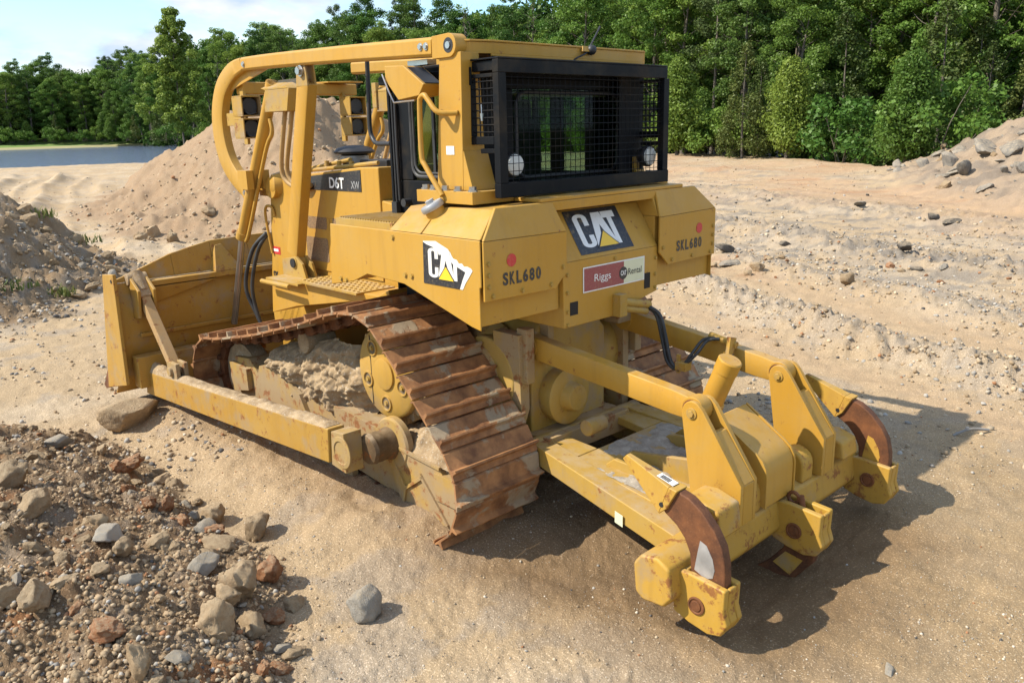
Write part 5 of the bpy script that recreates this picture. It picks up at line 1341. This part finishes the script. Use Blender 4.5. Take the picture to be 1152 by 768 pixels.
# curved cover between the uprights
pr = [(-2.74, .93), (-2.80, .985), (-3.075, .805), (-3.118, .77), (-3.145, .725), (-3.154, .67), (-3.155, .47), (-3.0, .47), (-2.9, .62)]
m = MB(); m.prism(pr, 'v', -.13, .19); cv = m.build('cylinder_cover', M_Y, rip, .008)
m = MB(); top = pr[1:7]
for i in range(len(top)-1):
    a, b = top[i], top[i+1]; 
m.prism([(-2.78, .60), (-2.80, .99), (-3.08, .81), (-3.124, .775), (-3.151, .728), (-3.161, .67), (-3.162, .47)], 'v', -.15, -.131); m.build('cover_side', M_Y, cv, .004); m = MB(); m.prism([(-2.78, .60), (-2.80, .99), (-3.08, .81), (-3.124, .775), (-3.151, .728), (-3.161, .67), (-3.162, .47)], 'v', .191, .21); m.build('cover_side', M_Y, cv, .004)
# shank holders
for y in (1.06, 0.0, -1.055):
    m = MB(); o = [(-3.08, .40), (-3.10, .15), (-3.20, .115), (-3.32, .095), (-3.40, .115), (-3.44, .19), (-3.415, .26), (-3.42, .39), (-3.20, .41)]
    if y == 0.0: o = [(u, w+.045) for u, w in o]
    if y < -1: o = [(u+.02, w+.02) for u, w in o]
    m.prism(o, 'v', y-.045, y); m.prism(o, 'v', y-.16, y-.115)
    m.prism([(u, w) for u, w in [(-3.09, o[0][1]), (-3.10, o[1][1]), (-3.16, o[1][1]), (-3.16, o[0][1])]], 'v', y-.1145, y-.0455)
    q = (o[7][0]-.004, o[7][1]-.004); m.prism([(o[3][0], o[3][1]+.002), (o[4][0], o[4][1]+.003), (o[5][0]+.003, o[5][1]), (o[6][0]+.003, o[6][1]), q, (q[0]+.025, q[1]), (o[6][0]+.03, o[6][1]), (o[5][0]+.04, o[5][1])], 'v', y-.1145, y-.0455)
    hd = m.build('shank_holder', M_YR, rip, .012)
    pw = .24 if y > 1 else .285
    m = MB(); m.cyl((-3.25, y-.17, pw), (-3.25, y+.010, pw), .030, 18); m.lathe((-3.25, y, pw), (0, 1, 0), [(.052, 0), (.052, .008), (.040, .010), (.040, .004)], 24); m.build('holder_pin', M_RUST, hd, .003)
m = MB(); m.tube(arc3 if False else [(-3.20+.035*math.cos(a), -.07, .47+.035*math.sin(a)) for a in np.linspace(0, 6.283, 17)[:-1]], .012, 8, True); m.cyl((-3.26, -.08, .40), (-3.24, -.08, .49), .022, 12); m.build('pin_ring', M_RUST, rip)
# shanks stored upside down, tooth forward
sh_out = [(-2.985, .69), (-3.075, .835), (-3.15, .815), (-3.23, .765), (-3.31, .68), (-3.36, .60), (-3.385, .50), (-3.39, .39), (-3.39, .24), (-3.18, .24), (-3.175, .40), (-3.165, .50), (-3.13, .575), (-3.075, .635)]
for y in (.98, -1.135):
    dy = 0 if y > 0 else .02; wd = 0 if y > 0 else -.005
    m = MB(); m.prism([(u+dy, w+wd) for u, w in sh_out], 'v', y-.034, y+.034)
    sk_ = m.build('ripper_shank', M_RUST, rip, .010)
    pt = [(-3.20, .42), (-3.215, .52), (-3.23, .60), (-3.27, .585), (-3.31, .52), (-3.325, .46), (-3.315, .41), (-3.27, .39)]
    m = MB(); m.prism([(u+dy, w+wd) for u, w in pt], 'v', y+.0335, y+.0365)
    m.build('wear_patch', flat('bare_scuffed_metal', (.30, .29, .28), .5, .5, .22) if y > 0 else M_YR, sk_)
    m = MB(); A = [(-3.075, .845), (-2.975, .68)]
    v0, v1 = y-.052, y+.052
    m.hexa([(-2.965, v0, .672), (-3.02, v0, .72), (-3.02, v1, .72), (-2.965, v1, .672), (-3.03, v0, .85), (-3.085, v0, .842), (-3.085, v1, .842), (-3.03, v1, .85)])
    m.hexa([(-2.965, v0+.004, .674), (-3.03, v0+.004, .848), (-3.03, v1-.004, .848), (-2.965, v1-.004, .674), (-2.685, y-.018, .912), (-2.715, y-.018, .945), (-2.715, y+.018, .945), (-2.685, y+.018, .912)])
    tt = m.build('ripper_tooth', M_YR, sk_, .006)
    m = MB(); m.cyl((-2.985, y-.054, .735), (-2.985, y+.055, .735), .014, 12); m.build('tooth_pin', M_BLKF, tt)
    if y > 0:
        a = np.array([-3.03, y, .851]); b = np.array([-2.90, y, .883]); 
        D = Decal((-3.04, y+.028, .852), (-3.04, y-.028, .852), (-2.93, y-.025, .880), (-2.93, y+.025, .880)); pl = D.shape('barcode_label', [(0, 0), (1, 0), (1, 1), (0, 1)], M_DECW, .003, tt)
        for k in range(8): D.shape('barcode_line', [(.12+k*.09, .3), (.12+k*.09+.03+.02*(k % 3 == 0), .3), (.12+k*.09+.03+.02*(k % 3 == 0), .85), (.12+k*.09, .85)], M_DECK, .0045, pl)
m = MB(); m.prism([(-3.39, .30), (-3.19, .30), (-3.16, .12), (-3.05, -.02), (-2.93, -.12), (-3.05, -.20), (-3.24, -.08), (-3.36, .08)], 'v', -.115, -.045); ms = m.build('ripper_shank', M_RUST, rip, .01)
m = MB(); m.prism([(-3.30, .08), (-3.18, .10), (-3.10, .0), (-3.22, -.05)], 'v', -.0445, -.042); m.build('wear_patch', M_YR, ms)
# hydraulic lines at the back
m = MB(); m.cyl((-1.80, -.02, 1.545), (-1.84, -.36, 1.475), .030, 16); m.cyl((-1.80, -.02, 1.50), (-1.84, -.33, 1.43), .026, 16); m.box(-1.86, -1.79, -.08, .0, 1.44, 1.60); hp = m.build('hydraulic_fitting', M_YD, root, .004)
m = MB()
for k in range(2):
    o_ = .035*k
    m.tube(smooth_path([(-1.84-.02*k, -.34, 1.46), (-1.90-o_, -.37, 1.40), (-1.95-o_, -.38, 1.22), (-2.0-o_, -.37, 1.08), (-2.07-o_, -.36, 1.03), (-2.13, -.35, 1.06)], 6), .014, 10)
    m.tube(smooth_path([(-2.15, -.36, 1.06), (-2.20-o_, -.40, 1.16), (-2.24-o_, -.47, 1.25), (-2.32-o_, -.50, 1.27)], 6), .012, 10)
    m.tube(smooth_path([(-2.44, -.5, 1.22), (-2.46-o_, -.47, 1.08), (-2.42-o_, -.36, .95), (-2.38, -.22, .84)], 6), .012, 10)
m.build('rubber_hose', M_RUB, hp)
m = MB(); m.box(-2.19, -2.10, -.41, -.33, 1.03, 1.09); m.box(-2.12, -2.09, -.38, -.36, 1.0, 1.14); m.build('hose_bracket', M_YR, hp, .003); m = MB(); m.cyl((-2.26, -.525, 1.28), (-2.48, -.525, 1.24), .026, 14); m.hexa([(-2.44, -.50, 1.16), (-2.47, -.50, 1.16), (-2.47, -.44, 1.18), (-2.44, -.44, 1.18), (-2.44, -.54, 1.29), (-2.47, -.54, 1.29), (-2.47, -.46, 1.31), (-2.44, -.46, 1.31)]); m.build('hose_bracket', M_YR, hp, .003)

# ---- keep the tree at thing > part > sub-part
for o in list(root.children_recursive):
    chain = [o]
    while chain[-1].parent: chain.append(chain[-1].parent)
    if len(chain) > 3: o.parent = chain[-3] if False else chain[len(chain)-2]

# ================================================================== STONES, CLODS, WEEDS
def ico(sub):
    bm = bmesh.new(); bmesh.ops.create_icosphere(bm, subdivisions=sub, radius=1.0)
    V = np.array([v.co[:] for v in bm.verts]); F = np.array([[v.index for v in f.verts] for f in bm.faces]); bm.free(); return V, F
def rock_shape(rng, sub=4, planes=13, cut=.34, rough=.07, flatz=.75):
    V, F = ico(sub); V = V/np.linalg.norm(V, axis=1)[:, None]
    n = rng.normal(size=(planes, 3)); n /= np.linalg.norm(n, axis=1)[:, None]; d = 1-cut*rng.random(planes)
    dot = V@n.T; t = np.where(dot > .05, d[None, :]/np.maximum(dot, .05), 9).min(1); t = np.minimum(t, 1.12)
    P = V*t[:, None]; o = rng.random(3)*50
    P = P*(1+rough*fbm3(P[:, 0]*1.8+o[0], P[:, 1]*1.8+o[1], P[:, 2]*1.8+o[2], 3, 2)+rough*.6*np.abs(fbm3(P[:, 0]*5+o[1], P[:, 1]*5, P[:, 2]*5+o[2], 4, 6, .62)))[:, None]
    P = P*np.array([1, .7+.3*rng.random(), flatz*(.8+.4*rng.random())]); P /= np.abs(P[:, :2]).max()
    return P, F
def m_rock(name, a, b, c):
    t = NT(name); oi = t.n('ShaderNodeObjectInfo')
    k = t.mix(t.ramp(t.tex(2.2, 7, .65), .35, .68), a, b); k = t.mix(t.ramp(t.tex(11, 5, .7), .52, .72), k, c)
    hs = t.n('ShaderNodeHueSaturation'); t.l(k, hs.inputs['Color']); mr = t.n('ShaderNodeMapRange'); mr.inputs[3].default_value = .78; mr.inputs[4].default_value = 1.18; t.l(oi.outputs['Random'], mr.inputs[0]); t.l(mr.outputs[0], hs.inputs['Value'])
    geo = t.n('ShaderNodeNewGeometry'); sx = t.n('ShaderNodeSeparateXYZ'); t.l(geo.outputs['Normal'], sx.inputs[0]); dz = t.math('MULTIPLY', t.math('MULTIPLY', t.ramp(sx.outputs['Z'], .2, .9), t.ramp(t.tex(5, 7, .7), .38, .6)), .6)
    t.col(t.mix(dz, hs.outputs[0], (.43, .335, .215))); t.rough(.93); t.p.inputs['Specular IOR Level'].default_value = .2; t.bump(t.tex(16, 8, .7), .6, .05); return t.m
R_TAN = m_rock('tan_stone', (.31, .215, .125), (.42, .305, .185), (.25, .17, .10))
R_GREY = m_rock('grey_stone', (.30, .275, .235), (.41, .375, .32), (.36, .30, .22))
R_RED = m_rock('red_clod', (.25, .10, .045), (.33, .16, .075), (.34, .23, .13))
R_DARK = m_rock('asphalt_lump', (.075, .068, .060), (.14, .125, .11), (.27, .22, .17))
R_SLAB = m_rock('asphalt_slab', (.15, .14, .125), (.27, .245, .21), (.40, .33, .25))
ROCKS = {}
def rock_mesh(kind, i):
    key = (kind, i)
    if key not in ROCKS:
        rng = np.random.default_rng(100+i+{'tan': 0, 'grey': 40, 'red': 80, 'dark': 120, 'slab': 160, 'flat': 200}[kind])
        if kind in ('slab', 'flat'): P, F = rock_shape(rng, 4, 8, .5, .045, .36)
        elif kind == 'red': P, F = rock_shape(rng, 4, 14, .28, .24, .8)
        elif kind == 'tan': P, F = rock_shape(rng, 4, 12, .40, .17, .8)
        else: P, F = rock_shape(rng, 4, 9, .46, .08, .75)
        me = bpy.data.meshes.new('rock'); me.from_pydata(P.tolist(), [], F.tolist()); me.polygons.foreach_set('use_smooth', np.ones(len(F), bool))
        try: me.set_sharp_from_angle(angle=math.radians(50))
        except Exception: pass
        me.materials.append({'tan': R_TAN, 'grey': R_GREY, 'red': R_RED, 'dark': R_DARK, 'slab': R_SLAB, 'flat': R_TAN}[kind]); ROCKS[key] = me
    return ROCKS[key]
def hit(px, py):
    d = ray(px, py); t = 1.0; p = CAM
    for _ in range(900):
        p = CAM+d*t
        if p[2] < float(H(p[0], p[1])): break
        t *= 1.012
    return p, t
def put_rock(kind, i, x, y, w, name, label, cat, group=None, sink=.25, rz=None, tilt=.25, z=None, sc=(1, 1, 1)):
    me = rock_mesh(kind, i); o = bpy.data.objects.new(name, me); COL.objects.link(o)
    z = float(H(x, y)) if z is None else z
    o.scale = (w*.5*sc[0], w*.5*sc[1], w*.5*sc[2]); o.rotation_euler = (rnd.uniform(-tilt, tilt), rnd.uniform(-tilt, tilt), rnd.random()*6.28 if rz is None else rz)
    hz = max(abs(v.co.z) for v in me.vertices)
    o.location = (x, y, z+w*.5*sc[2]*hz*(1-2*sink)); tag(o, label, cat, group); return o
def rock_at(px, py, wpx, kind, i, label, name='rock', sink=.25, sc=(1, 1, 1), tilt=.25, cat='rock', rz=None, group=None):
    p, t = hit(px, py); put_rock(kind, i, p[0], p[1], wpx*t/FPX, name, label, cat, group, sink, rz, tilt, None, sc)
BIG = [
 (272, 668, 62, 'tan', 0, 'largest brown boulder at the right foot of the foreground rubble heap', (1, .9, 1.0)),
 (243, 716, 46, 'tan', 1, 'upright brown boulder just below the largest boulder of the rubble heap', (1, .9, 1.35)),
 (284, 716, 38, 'tan', 2, 'brown rounded boulder right of the upright boulder', (1, 1, 1)),
 (290, 604, 37, 'tan', 3, 'cube shaped brown block lying alone on the sand beyond the heap', (1, .9, 1.1)),
 (240, 588, 31, 'tan', 4, 'brown block with red clods beside it at the upper edge of the heap', (1, 1, 1.1)),
 (247, 616, 36, 'tan', 5, 'flat tan stone between the brown block and the largest boulder', (1.1, .9, .7)),
 (411, 692, 50, 'grey', 0, 'pale grey angular rock standing alone on the sand in front of the ripper', (1, .9, 1.15)),
 (150, 480, 74, 'flat', 6, 'broad flat slab of pale dirt beside the front end of the push arm', (1, .7, 1.0)),
 (122, 610, 33, 'grey', 1, 'light grey stone in the middle of the foreground heap', (1, 1, 1)),
 (138, 622, 30, 'tan', 7, 'tan stone touching the light grey stone in the middle of the heap', (1, 1, 1)),
 (230, 646, 38, 'grey', 2, 'mid grey boulder left of the largest brown boulder', (1, .9, .85)),
 (158, 758, 42, 'tan', 8, 'pointed pale tan rock near the bottom edge of the heap', (.9, .8, 1.3)),
 (309, 703, 28, 'red', 0, 'orange red clod at the right foot of the heap', (1, .9, .8)),
 (306, 655, 34, 'red', 1, 'dark red clod half hidden behind the largest boulder', (1, 1, 1.1)),
 (333, 741, 30, 'tan', 9, 'tan stone nearest the camera outside the heap', (1, .8, .7)),
 (318, 733, 20, 'grey', 3, 'small grey stone beside the tan stone outside the heap', (1, .8, .7)),
 (66, 505, 40, 'grey', 4, 'grey flat topped rock at the far edge of the heap', (1, .7, .6)),
 (180, 545, 28, 'tan', 10, 'flat tan stone lying on the sand next to red clods', (1, .8, .5)),
 (146, 530, 34, 'red', 2, 'long orange red clod at the far edge of the heap', (1.2, .8, .6)),
 (188, 576, 22, 'red', 3, 'red clod in the row along the far side of the heap', (1, 1, 1)),
 (168, 574, 22, 'red', 4, 'brownish red clod left of the red row along the heap', (1, 1, .9)),
 (207, 592, 22, 'red', 5, 'red clod at the right end of the red row', (1, 1, 1.1)),
 (243, 602, 24, 'red', 6, 'bright orange clod at the foot of the brown block', (1, .8, .6)),
 (40, 684, 46, 'tan', 11, 'rounded tan boulder near the left edge of the picture', (1, .9, .8)),
 (8, 680, 36, 'tan', 12, 'tan boulder cut by the left edge of the picture', (1, .9, .8)),
 (12, 548, 52, 'tan', 13, 'large brownish grey clod at the far left of the heap', (1, .8, .8)),
 (122, 716, 40, 'red', 7, 'flat reddish clod embedded in the lower heap', (1, .9, .6)),
 (42, 577, 52, 'tan', 14, 'broad earthy clod left of the middle of the heap', (1, .8, .7)),
 (258, 688, 30, 'tan', 15, 'earth coloured stone tucked under the largest boulder', (1, 1, 1)),
 (815, 285, 22, 'dark', 0, 'black asphalt lump right of the right fender', (1.1, .8, .7)),
 (822, 298, 28, 'slab', 0, 'greyish slab below the black lump by the right fender', (1.1, .8, .7)),
 (851, 306, 16, 'tan', 16, 'tan clod on the ridge right of the fender', (1, 1, 1)),
 (953, 322, 18, 'tan', 17, 'rounded ochre stone on the gravel ridge', (1, .9, .9)),
 (882, 279, 14, 'dark', 1, 'small black lump on the far gravel band', (1.1, .8, .6)),
 (1017, 289, 20, 'dark', 2, 'wide black lump on the grey gravel band', (1.1, .8, .7)),
 (1031, 307, 18, 'dark', 3, 'black lump below the wide black lump', (1.2, .7, .6)),
 (968, 236, 22, 'slab', 1, 'dark brown lump in the shallow pit of the far yard', (1.2, .8, .7)),
 (1049, 247, 14, 'dark', 4, 'black lump in the far yard right of the pit', (1, .9, .8)),
 (1069, 252, 20, 'dark', 5, 'long black lump right of its neighbour in the far yard', (1.3, .6, .5)),
 (1000, 756, 20, 'grey', 5, 'flat grey flake on the sand at the bottom right', (1.2, .7, .35)),
 (928, 610, 9, 'grey', 6, 'small pale pebble in the shade behind the ripper', (1, 1, .8)),
 (1085, 196, 32, 'slab', 2, 'dark tilted asphalt slab at the front of the broken asphalt pile', (1, .7, 1.4)),
 (1066, 190, 36, 'slab', 3, 'brownish tilted slab left of the dark tilted slab', (1, .8, 1.1)),
 (1130, 196, 20, 'slab', 4, 'small upright slab on the slope of the asphalt pile', (.8, .6, 1.9)),
 (1150, 196, 26, 'slab', 5, 'grey chunk at the right edge of the picture on the asphalt pile', (1, .8, 1.4)),
 (1038, 186, 24, 'slab', 6, 'low slab at the left foot of the asphalt pile', (1.3, .8, .8)),
 (1140, 176, 40, 'slab', 7, 'big grey leaning slab near the top of the asphalt pile', (1, .8, 1.8)),
 (1108, 172, 60, 'slab', 8, 'long flat slab lying across the asphalt pile', (1.3, .6, .6)),
 (1072, 164, 40, 'slab', 9, 'thin slab on the skyline of the asphalt pile', (1.3, .6, .5)),
 (1010, 190, 18, 'slab', 10, 'small dark lump at the outer foot of the asphalt pile', (1, .8, .8)),
 (128, 316, 12, 'grey', 7, 'small upright pale stone at the edge of the left mound', (.8, .7, 1.3)),
 (158, 326, 16, 'grey', 8, 'pale block at the foot of the left mound', (1.1, .8, .8)),
 (170, 322, 12, 'grey', 9, 'second pale block at the foot of the left mound nearer the blade', (1, .8, .8)),
]
for px, py, w, k, i, lab, sc in BIG: rock_at(px, py, w*(1.12 if k != 'slab' else .95), k, i, lab, 'rock', .20, (sc[0], sc[1], min(sc[2], 1.15) if k == 'slab' else sc[2]), .25 if k != 'slab' or py > 230 else .85)
def scatter(poly, n, smin, smax, kinds, name, label, cat, group, sink=.3, power=2.2, inner=-.05, vis=True):
    P = np.array(poly); lo, hi = P.min(0), P.max(0); c = 0; guard = 0
    while c < n and guard < n*60:
        guard += 1
        x, y = lo+(hi-lo)*np.array([rnd.random(), rnd.random()])
        if float(poly_sd(np.array(x), np.array(y), poly)) < inner: continue
        if vis:
            q = RW@(np.array([x, y, .3])-CAM)
            if q[2] < 1 or abs(q[0]/q[2]) > .64 or -q[1]/q[2] > .43: continue
        s = smin+(smax-smin)*rnd.random()**power
        put_rock(rnd.choice(kinds), rnd.randrange(14), x, y, s, name, label, cat, group, sink, None, .6, None, (1, rnd.uniform(.75, 1), rnd.uniform(.7, 1.1))); c += 1
scatter(P_FORE, 190, .055, .17, ['tan', 'tan', 'tan', 'tan', 'tan', 'tan', 'grey', 'tan', 'tan', 'red'], 'stone', 'tan, grey or reddish stone lying in the foreground rubble heap', 'stone', 'stones in the foreground rubble heap', .40)
scatter(P_LEFT, 46, .10, .42, ['tan', 'tan', 'tan', 'grey'], 'clod', 'brown or grey clod of earth on the left mound', 'clod', 'clods on the left mound', .35)
P_BF = G2([(150, 262), (160, 280), (330, 286), (340, 272), (205, 262)])
scatter(P_BF, 26, .15, .55, ['tan', 'tan', 'tan', 'tan', 'tan', 'red'], 'clod', 'sandy clod at the foot of the big sand heap', 'clod', 'clods at the foot of the sand heap', .3)
P_RC = G2([(770, 290), (820, 288), (1152, 318), (1152, 345), (960, 330), (800, 330), (770, 350)])
scatter(P_RC, 40, .06, .22, ['tan', 'tan', 'grey', 'red'], 'clod', 'tan or reddish clod on the ridge right of the machine', 'clod', 'clods on the ridge right of the machine', .3)
scatter(P_ASPH, 120, .15, .8, ['slab', 'slab', 'slab', 'tan'], 'asphalt_chunk', 'broken chunk on the asphalt pile at the far right', 'chunk', 'chunks of the asphalt pile', .3)
P_YD = G2([(770, 300), (1152, 330), (1400, 300), (1300, 215), (800, 215)])
scatter(P_YD, 14, .06, .22, ['dark', 'grey', 'tan', 'slab'], 'clod', 'dark or tan lump on the far gravel yard', 'clod', 'lumps on the far gravel yard', .3)

# loose gravel: nobody could count it
def gravel():
    rng = np.random.default_rng(3); B, F0 = ico(1); nb = len(B)
    shapes = []
    for k in range(10):
        n = rng.normal(size=(6, 3)); n /= np.linalg.norm(n, axis=1)[:, None]; dd = .40+.45*rng.random(6); dot = B@n.T
        t = np.where(dot > .05, dd/np.maximum(dot, .05), 9).min(1); shapes.append(B*np.minimum(t, 1.1)[:, None])
    shapes = np.array(shapes)
    X = []; Y = []; S = []; Cc = []
    pal = np.array([[.37, .345, .305], [.42, .325, .215], [.55, .48, .38], [.36, .18, .09], [.12, .112, .105], [.34, .25, .155], [.48, .385, .265]])
    def batch(n, rmin, rmax, smin, smax, pw, w, keep, bmax=41):
        r = rmin*(rmax/rmin)**rng.random(n); b = rng.uniform(-bmax, bmax, n); a = np.radians(AX-b)
        x = CAM[0]+r*np.cos(a); y = CAM[1]+r*np.sin(a); k = rng.random(n) < keep(x, y, r); x, y, r = x[k], y[k], r[k]; m = len(x)
        X.append(x); Y.append(y); S.append(smin+(smax-smin)*rng.random(m)**pw); w = np.array(w, float); Cc.append(pal[rng.choice(len(pal), m, p=w/w.sum())]*(.75+.5*rng.random((m, 1))))
    patch = lambda x, y, f, s: sstep(-.15, .45, fbm2(x*f, y*f, 3, s))
    fore = lambda x, y: sstep(-.15, .1, poly_sd(x, y, P_FORE)+.2*fbm2(x*1.1, y*1.1, 3, 20))
    band = lambda x, y: sstep(-2.5, -4.3, berms(x, y))*np.clip(np.exp(-((berms(x, y)+5.6)/.6)**2)+np.exp(-((berms(x, y)+8.3)/.7)**2)+np.exp(-((berms(x, y)+11)/1.5)**2)+.5*np.exp(-((berms(x, y)+15.5)/2.)**2), 0, 1)
    smooth = lambda x, y: np.clip(1-.85*(np.exp(-((berms(x, y)+4.55)/.3)**2)+np.exp(-((berms(x, y)+7.0)/.5)**2))*sstep(-2.5, -4.3, berms(x, y)), .1, 1)*(1-.8*sstep(-.2, .2, poly_sd(x, y, P_DIP)))
    batch(60000, 3.3, 9.5, .004, .011, 1.5, (3, 3, 3, .4, 1.6, 3, 3), lambda x, y, r: (.2+.8*patch(x, y, .8, 130))*(1-fore(x, y))*smooth(x, y))
    batch(13000, 3.3, 9, .006, .028, 4.0, (3, 3, 3, 1, .6, 3, 3), lambda x, y, r: (.25+.75*patch(x, y, .8, 130))*(1-fore(x, y))*smooth(x, y))
    batch(100000, 3.3, 8.5, .004, .055, 4.2, (1.2, 2, .1, .6, .4, 14, .6), lambda x, y, r: fore(x, y))
    batch(60000, 7, 22, .012, .085, 3.6, (5, 4, .6, .6, 1.6, 5, 4), lambda x, y, r: (.10+.35*patch(x, y, .4, 134))*smooth(x, y)+band(x, y))
    batch(14000, 16, 60, .02, .13, 4.0, (4, 3, .6, .5, 2.2, 5, 2.5), lambda x, y, r: .25+.5*patch(x, y, .2, 138)*1.0+.4*band(x, y))
    lf = lambda x, y: sstep(-.3, .2, poly_sd(x, y, P_LEFT)+.5*fbm2(x*.5, y*.5, 3, 30))
    batch(46000, 9, 19, .02, .13, 3.2, (4, 3, .2, .1, 1, 7, 1), lambda x, y, r: lf(x, y)*.9)
    bk = lambda x, y: sstep(-.5, .3, poly_sd(x, y, P_BACK))
    batch(15000, 17, 36, .03, .20, 3.6, (.2, 4, .2, .7, 0, 4, 4), lambda x, y, r: bk(x, y)*.8)
    x, y, s, c = np.concatenate(X), np.concatenate(Y), np.concatenate(S), np.vstack(Cc); n = len(x)
    z = H(x, y)
    q = rng.normal(size=(n, 4)); q /= np.linalg.norm(q, axis=1)[:, None]; a, b_, c_2, d = q.T
    Rm = np.stack([np.stack([1-2*(c_2**2+d**2), 2*(b_*c_2-a*d), 2*(b_*d+a*c_2)], -1), np.stack([2*(b_*c_2+a*d), 1-2*(b_**2+d**2), 2*(c_2*d-a*b_)], -1), np.stack([2*(b_*d-a*c_2), 2*(c_2*d+a*b_), 1-2*(b_**2+c_2**2)], -1)], 1)
    P = shapes[rng.integers(0, 10, n)]*np.stack([np.ones(n), .7+.3*rng.random(n), .55+.4*rng.random(n)], -1)[:, None, :]
    P = np.einsum('nij,nkj->nki', Rm, P)*(s*.5)[:, None, None]; P[..., 2] *= .85
    P += np.stack([x, y, z+s*.10], -1)[:, None, :]
    Fc = (F0[None]+(np.arange(n)*nb)[:, None, None]).reshape(-1, 3)
    o = mesh_obj('gravel', P.reshape(-1, 3), Fc, None)
    at = o.data.color_attributes.new('stone', 'FLOAT_COLOR', 'POINT')
    at.data.foreach_set('color', np.hstack([np.repeat(c, nb, 0), np.ones((n*nb, 1))]).astype(np.float32).ravel())
    t = NT('gravel'); ca = t.n('ShaderNodeVertexColor', layer_name='stone'); t.col(t.mix(t.tex(40, 4), t.mix(1.0, ca.outputs[0], (.8, .78, .76), 'MULTIPLY'), ca.outputs[0])); t.rough(.92); t.p.inputs['Specular IOR Level'].default_value = .2
    o.data.materials.append(t.m); tag(o, 'loose pebbles and gravel strewn over the sandy ground and heaps', 'gravel', kind='stuff')
gravel()

# weeds on the left mound
M_WEED = m_leaf('weed', (.065, .10, .025), (.15, .17, .055), .35)
def weed(px, py, w, h, lab, seed):
    p, t = hit(px, py); rng = np.random.default_rng(seed); V = []; F = []
    rt = empty('weed_clump', (p[0], p[1], p[2]-.03)); tag(rt, lab, 'weeds')
    for i in range(90):
        a = rng.random()*6.28; r = w*.5*rng.random()**.6; hh = h*(.4+.6*rng.random())*(1-.5*r/(w*.5)); x0, y0 = r*math.cos(a), r*math.sin(a); la = rng.random()*6.28; ln = hh*(.2+.5*rng.random()); sx, sy = -math.sin(la)*.014, math.cos(la)*.014
        b = len(V); V += [(x0-sx, y0-sy, 0), (x0+sx, y0+sy, 0), (x0+ln*.4*math.cos(la)+sx, y0+ln*.4*math.sin(la)+sy, hh*.65), (x0+ln*.4*math.cos(la)-sx, y0+ln*.4*math.sin(la)-sy, hh*.65), (x0+ln*math.cos(la), y0+ln*math.sin(la), hh)]; F += [(b, b+1, b+2, b+3), (b+3, b+2, b+4)]
    mesh_obj('blades', V, F, M_WEED, rt)
weed(40, 243, .9, .32, 'green weeds on the top of the left mound', 1)
weed(88, 272, 1.0, .30, 'green weeds on the right shoulder of the left mound', 2)
weed(68, 330, .55, .26, 'small bright green weed at the front foot of the left mound', 3)
weed(18, 322, .7, .22, 'thin weeds low on the left part of the left mound', 4)
# a weathered stick on the gravel at the right
p, t = hit(1112, 487); q, _ = hit(1072, 492)
m = MB(); m.tube(smooth_path([(q[0], q[1], q[2]+.02), ((p[0]+q[0])/2, (p[1]+q[1])/2+.02, p[2]+.05), (p[0], p[1], p[2]+.03)]), .012, 8)
o = m.build('stick', flat('weathered_wood', (.17, .155, .135), .9, 0, .1)); tag(o, 'weathered grey stick lying on the gravel at the right edge', 'stick')
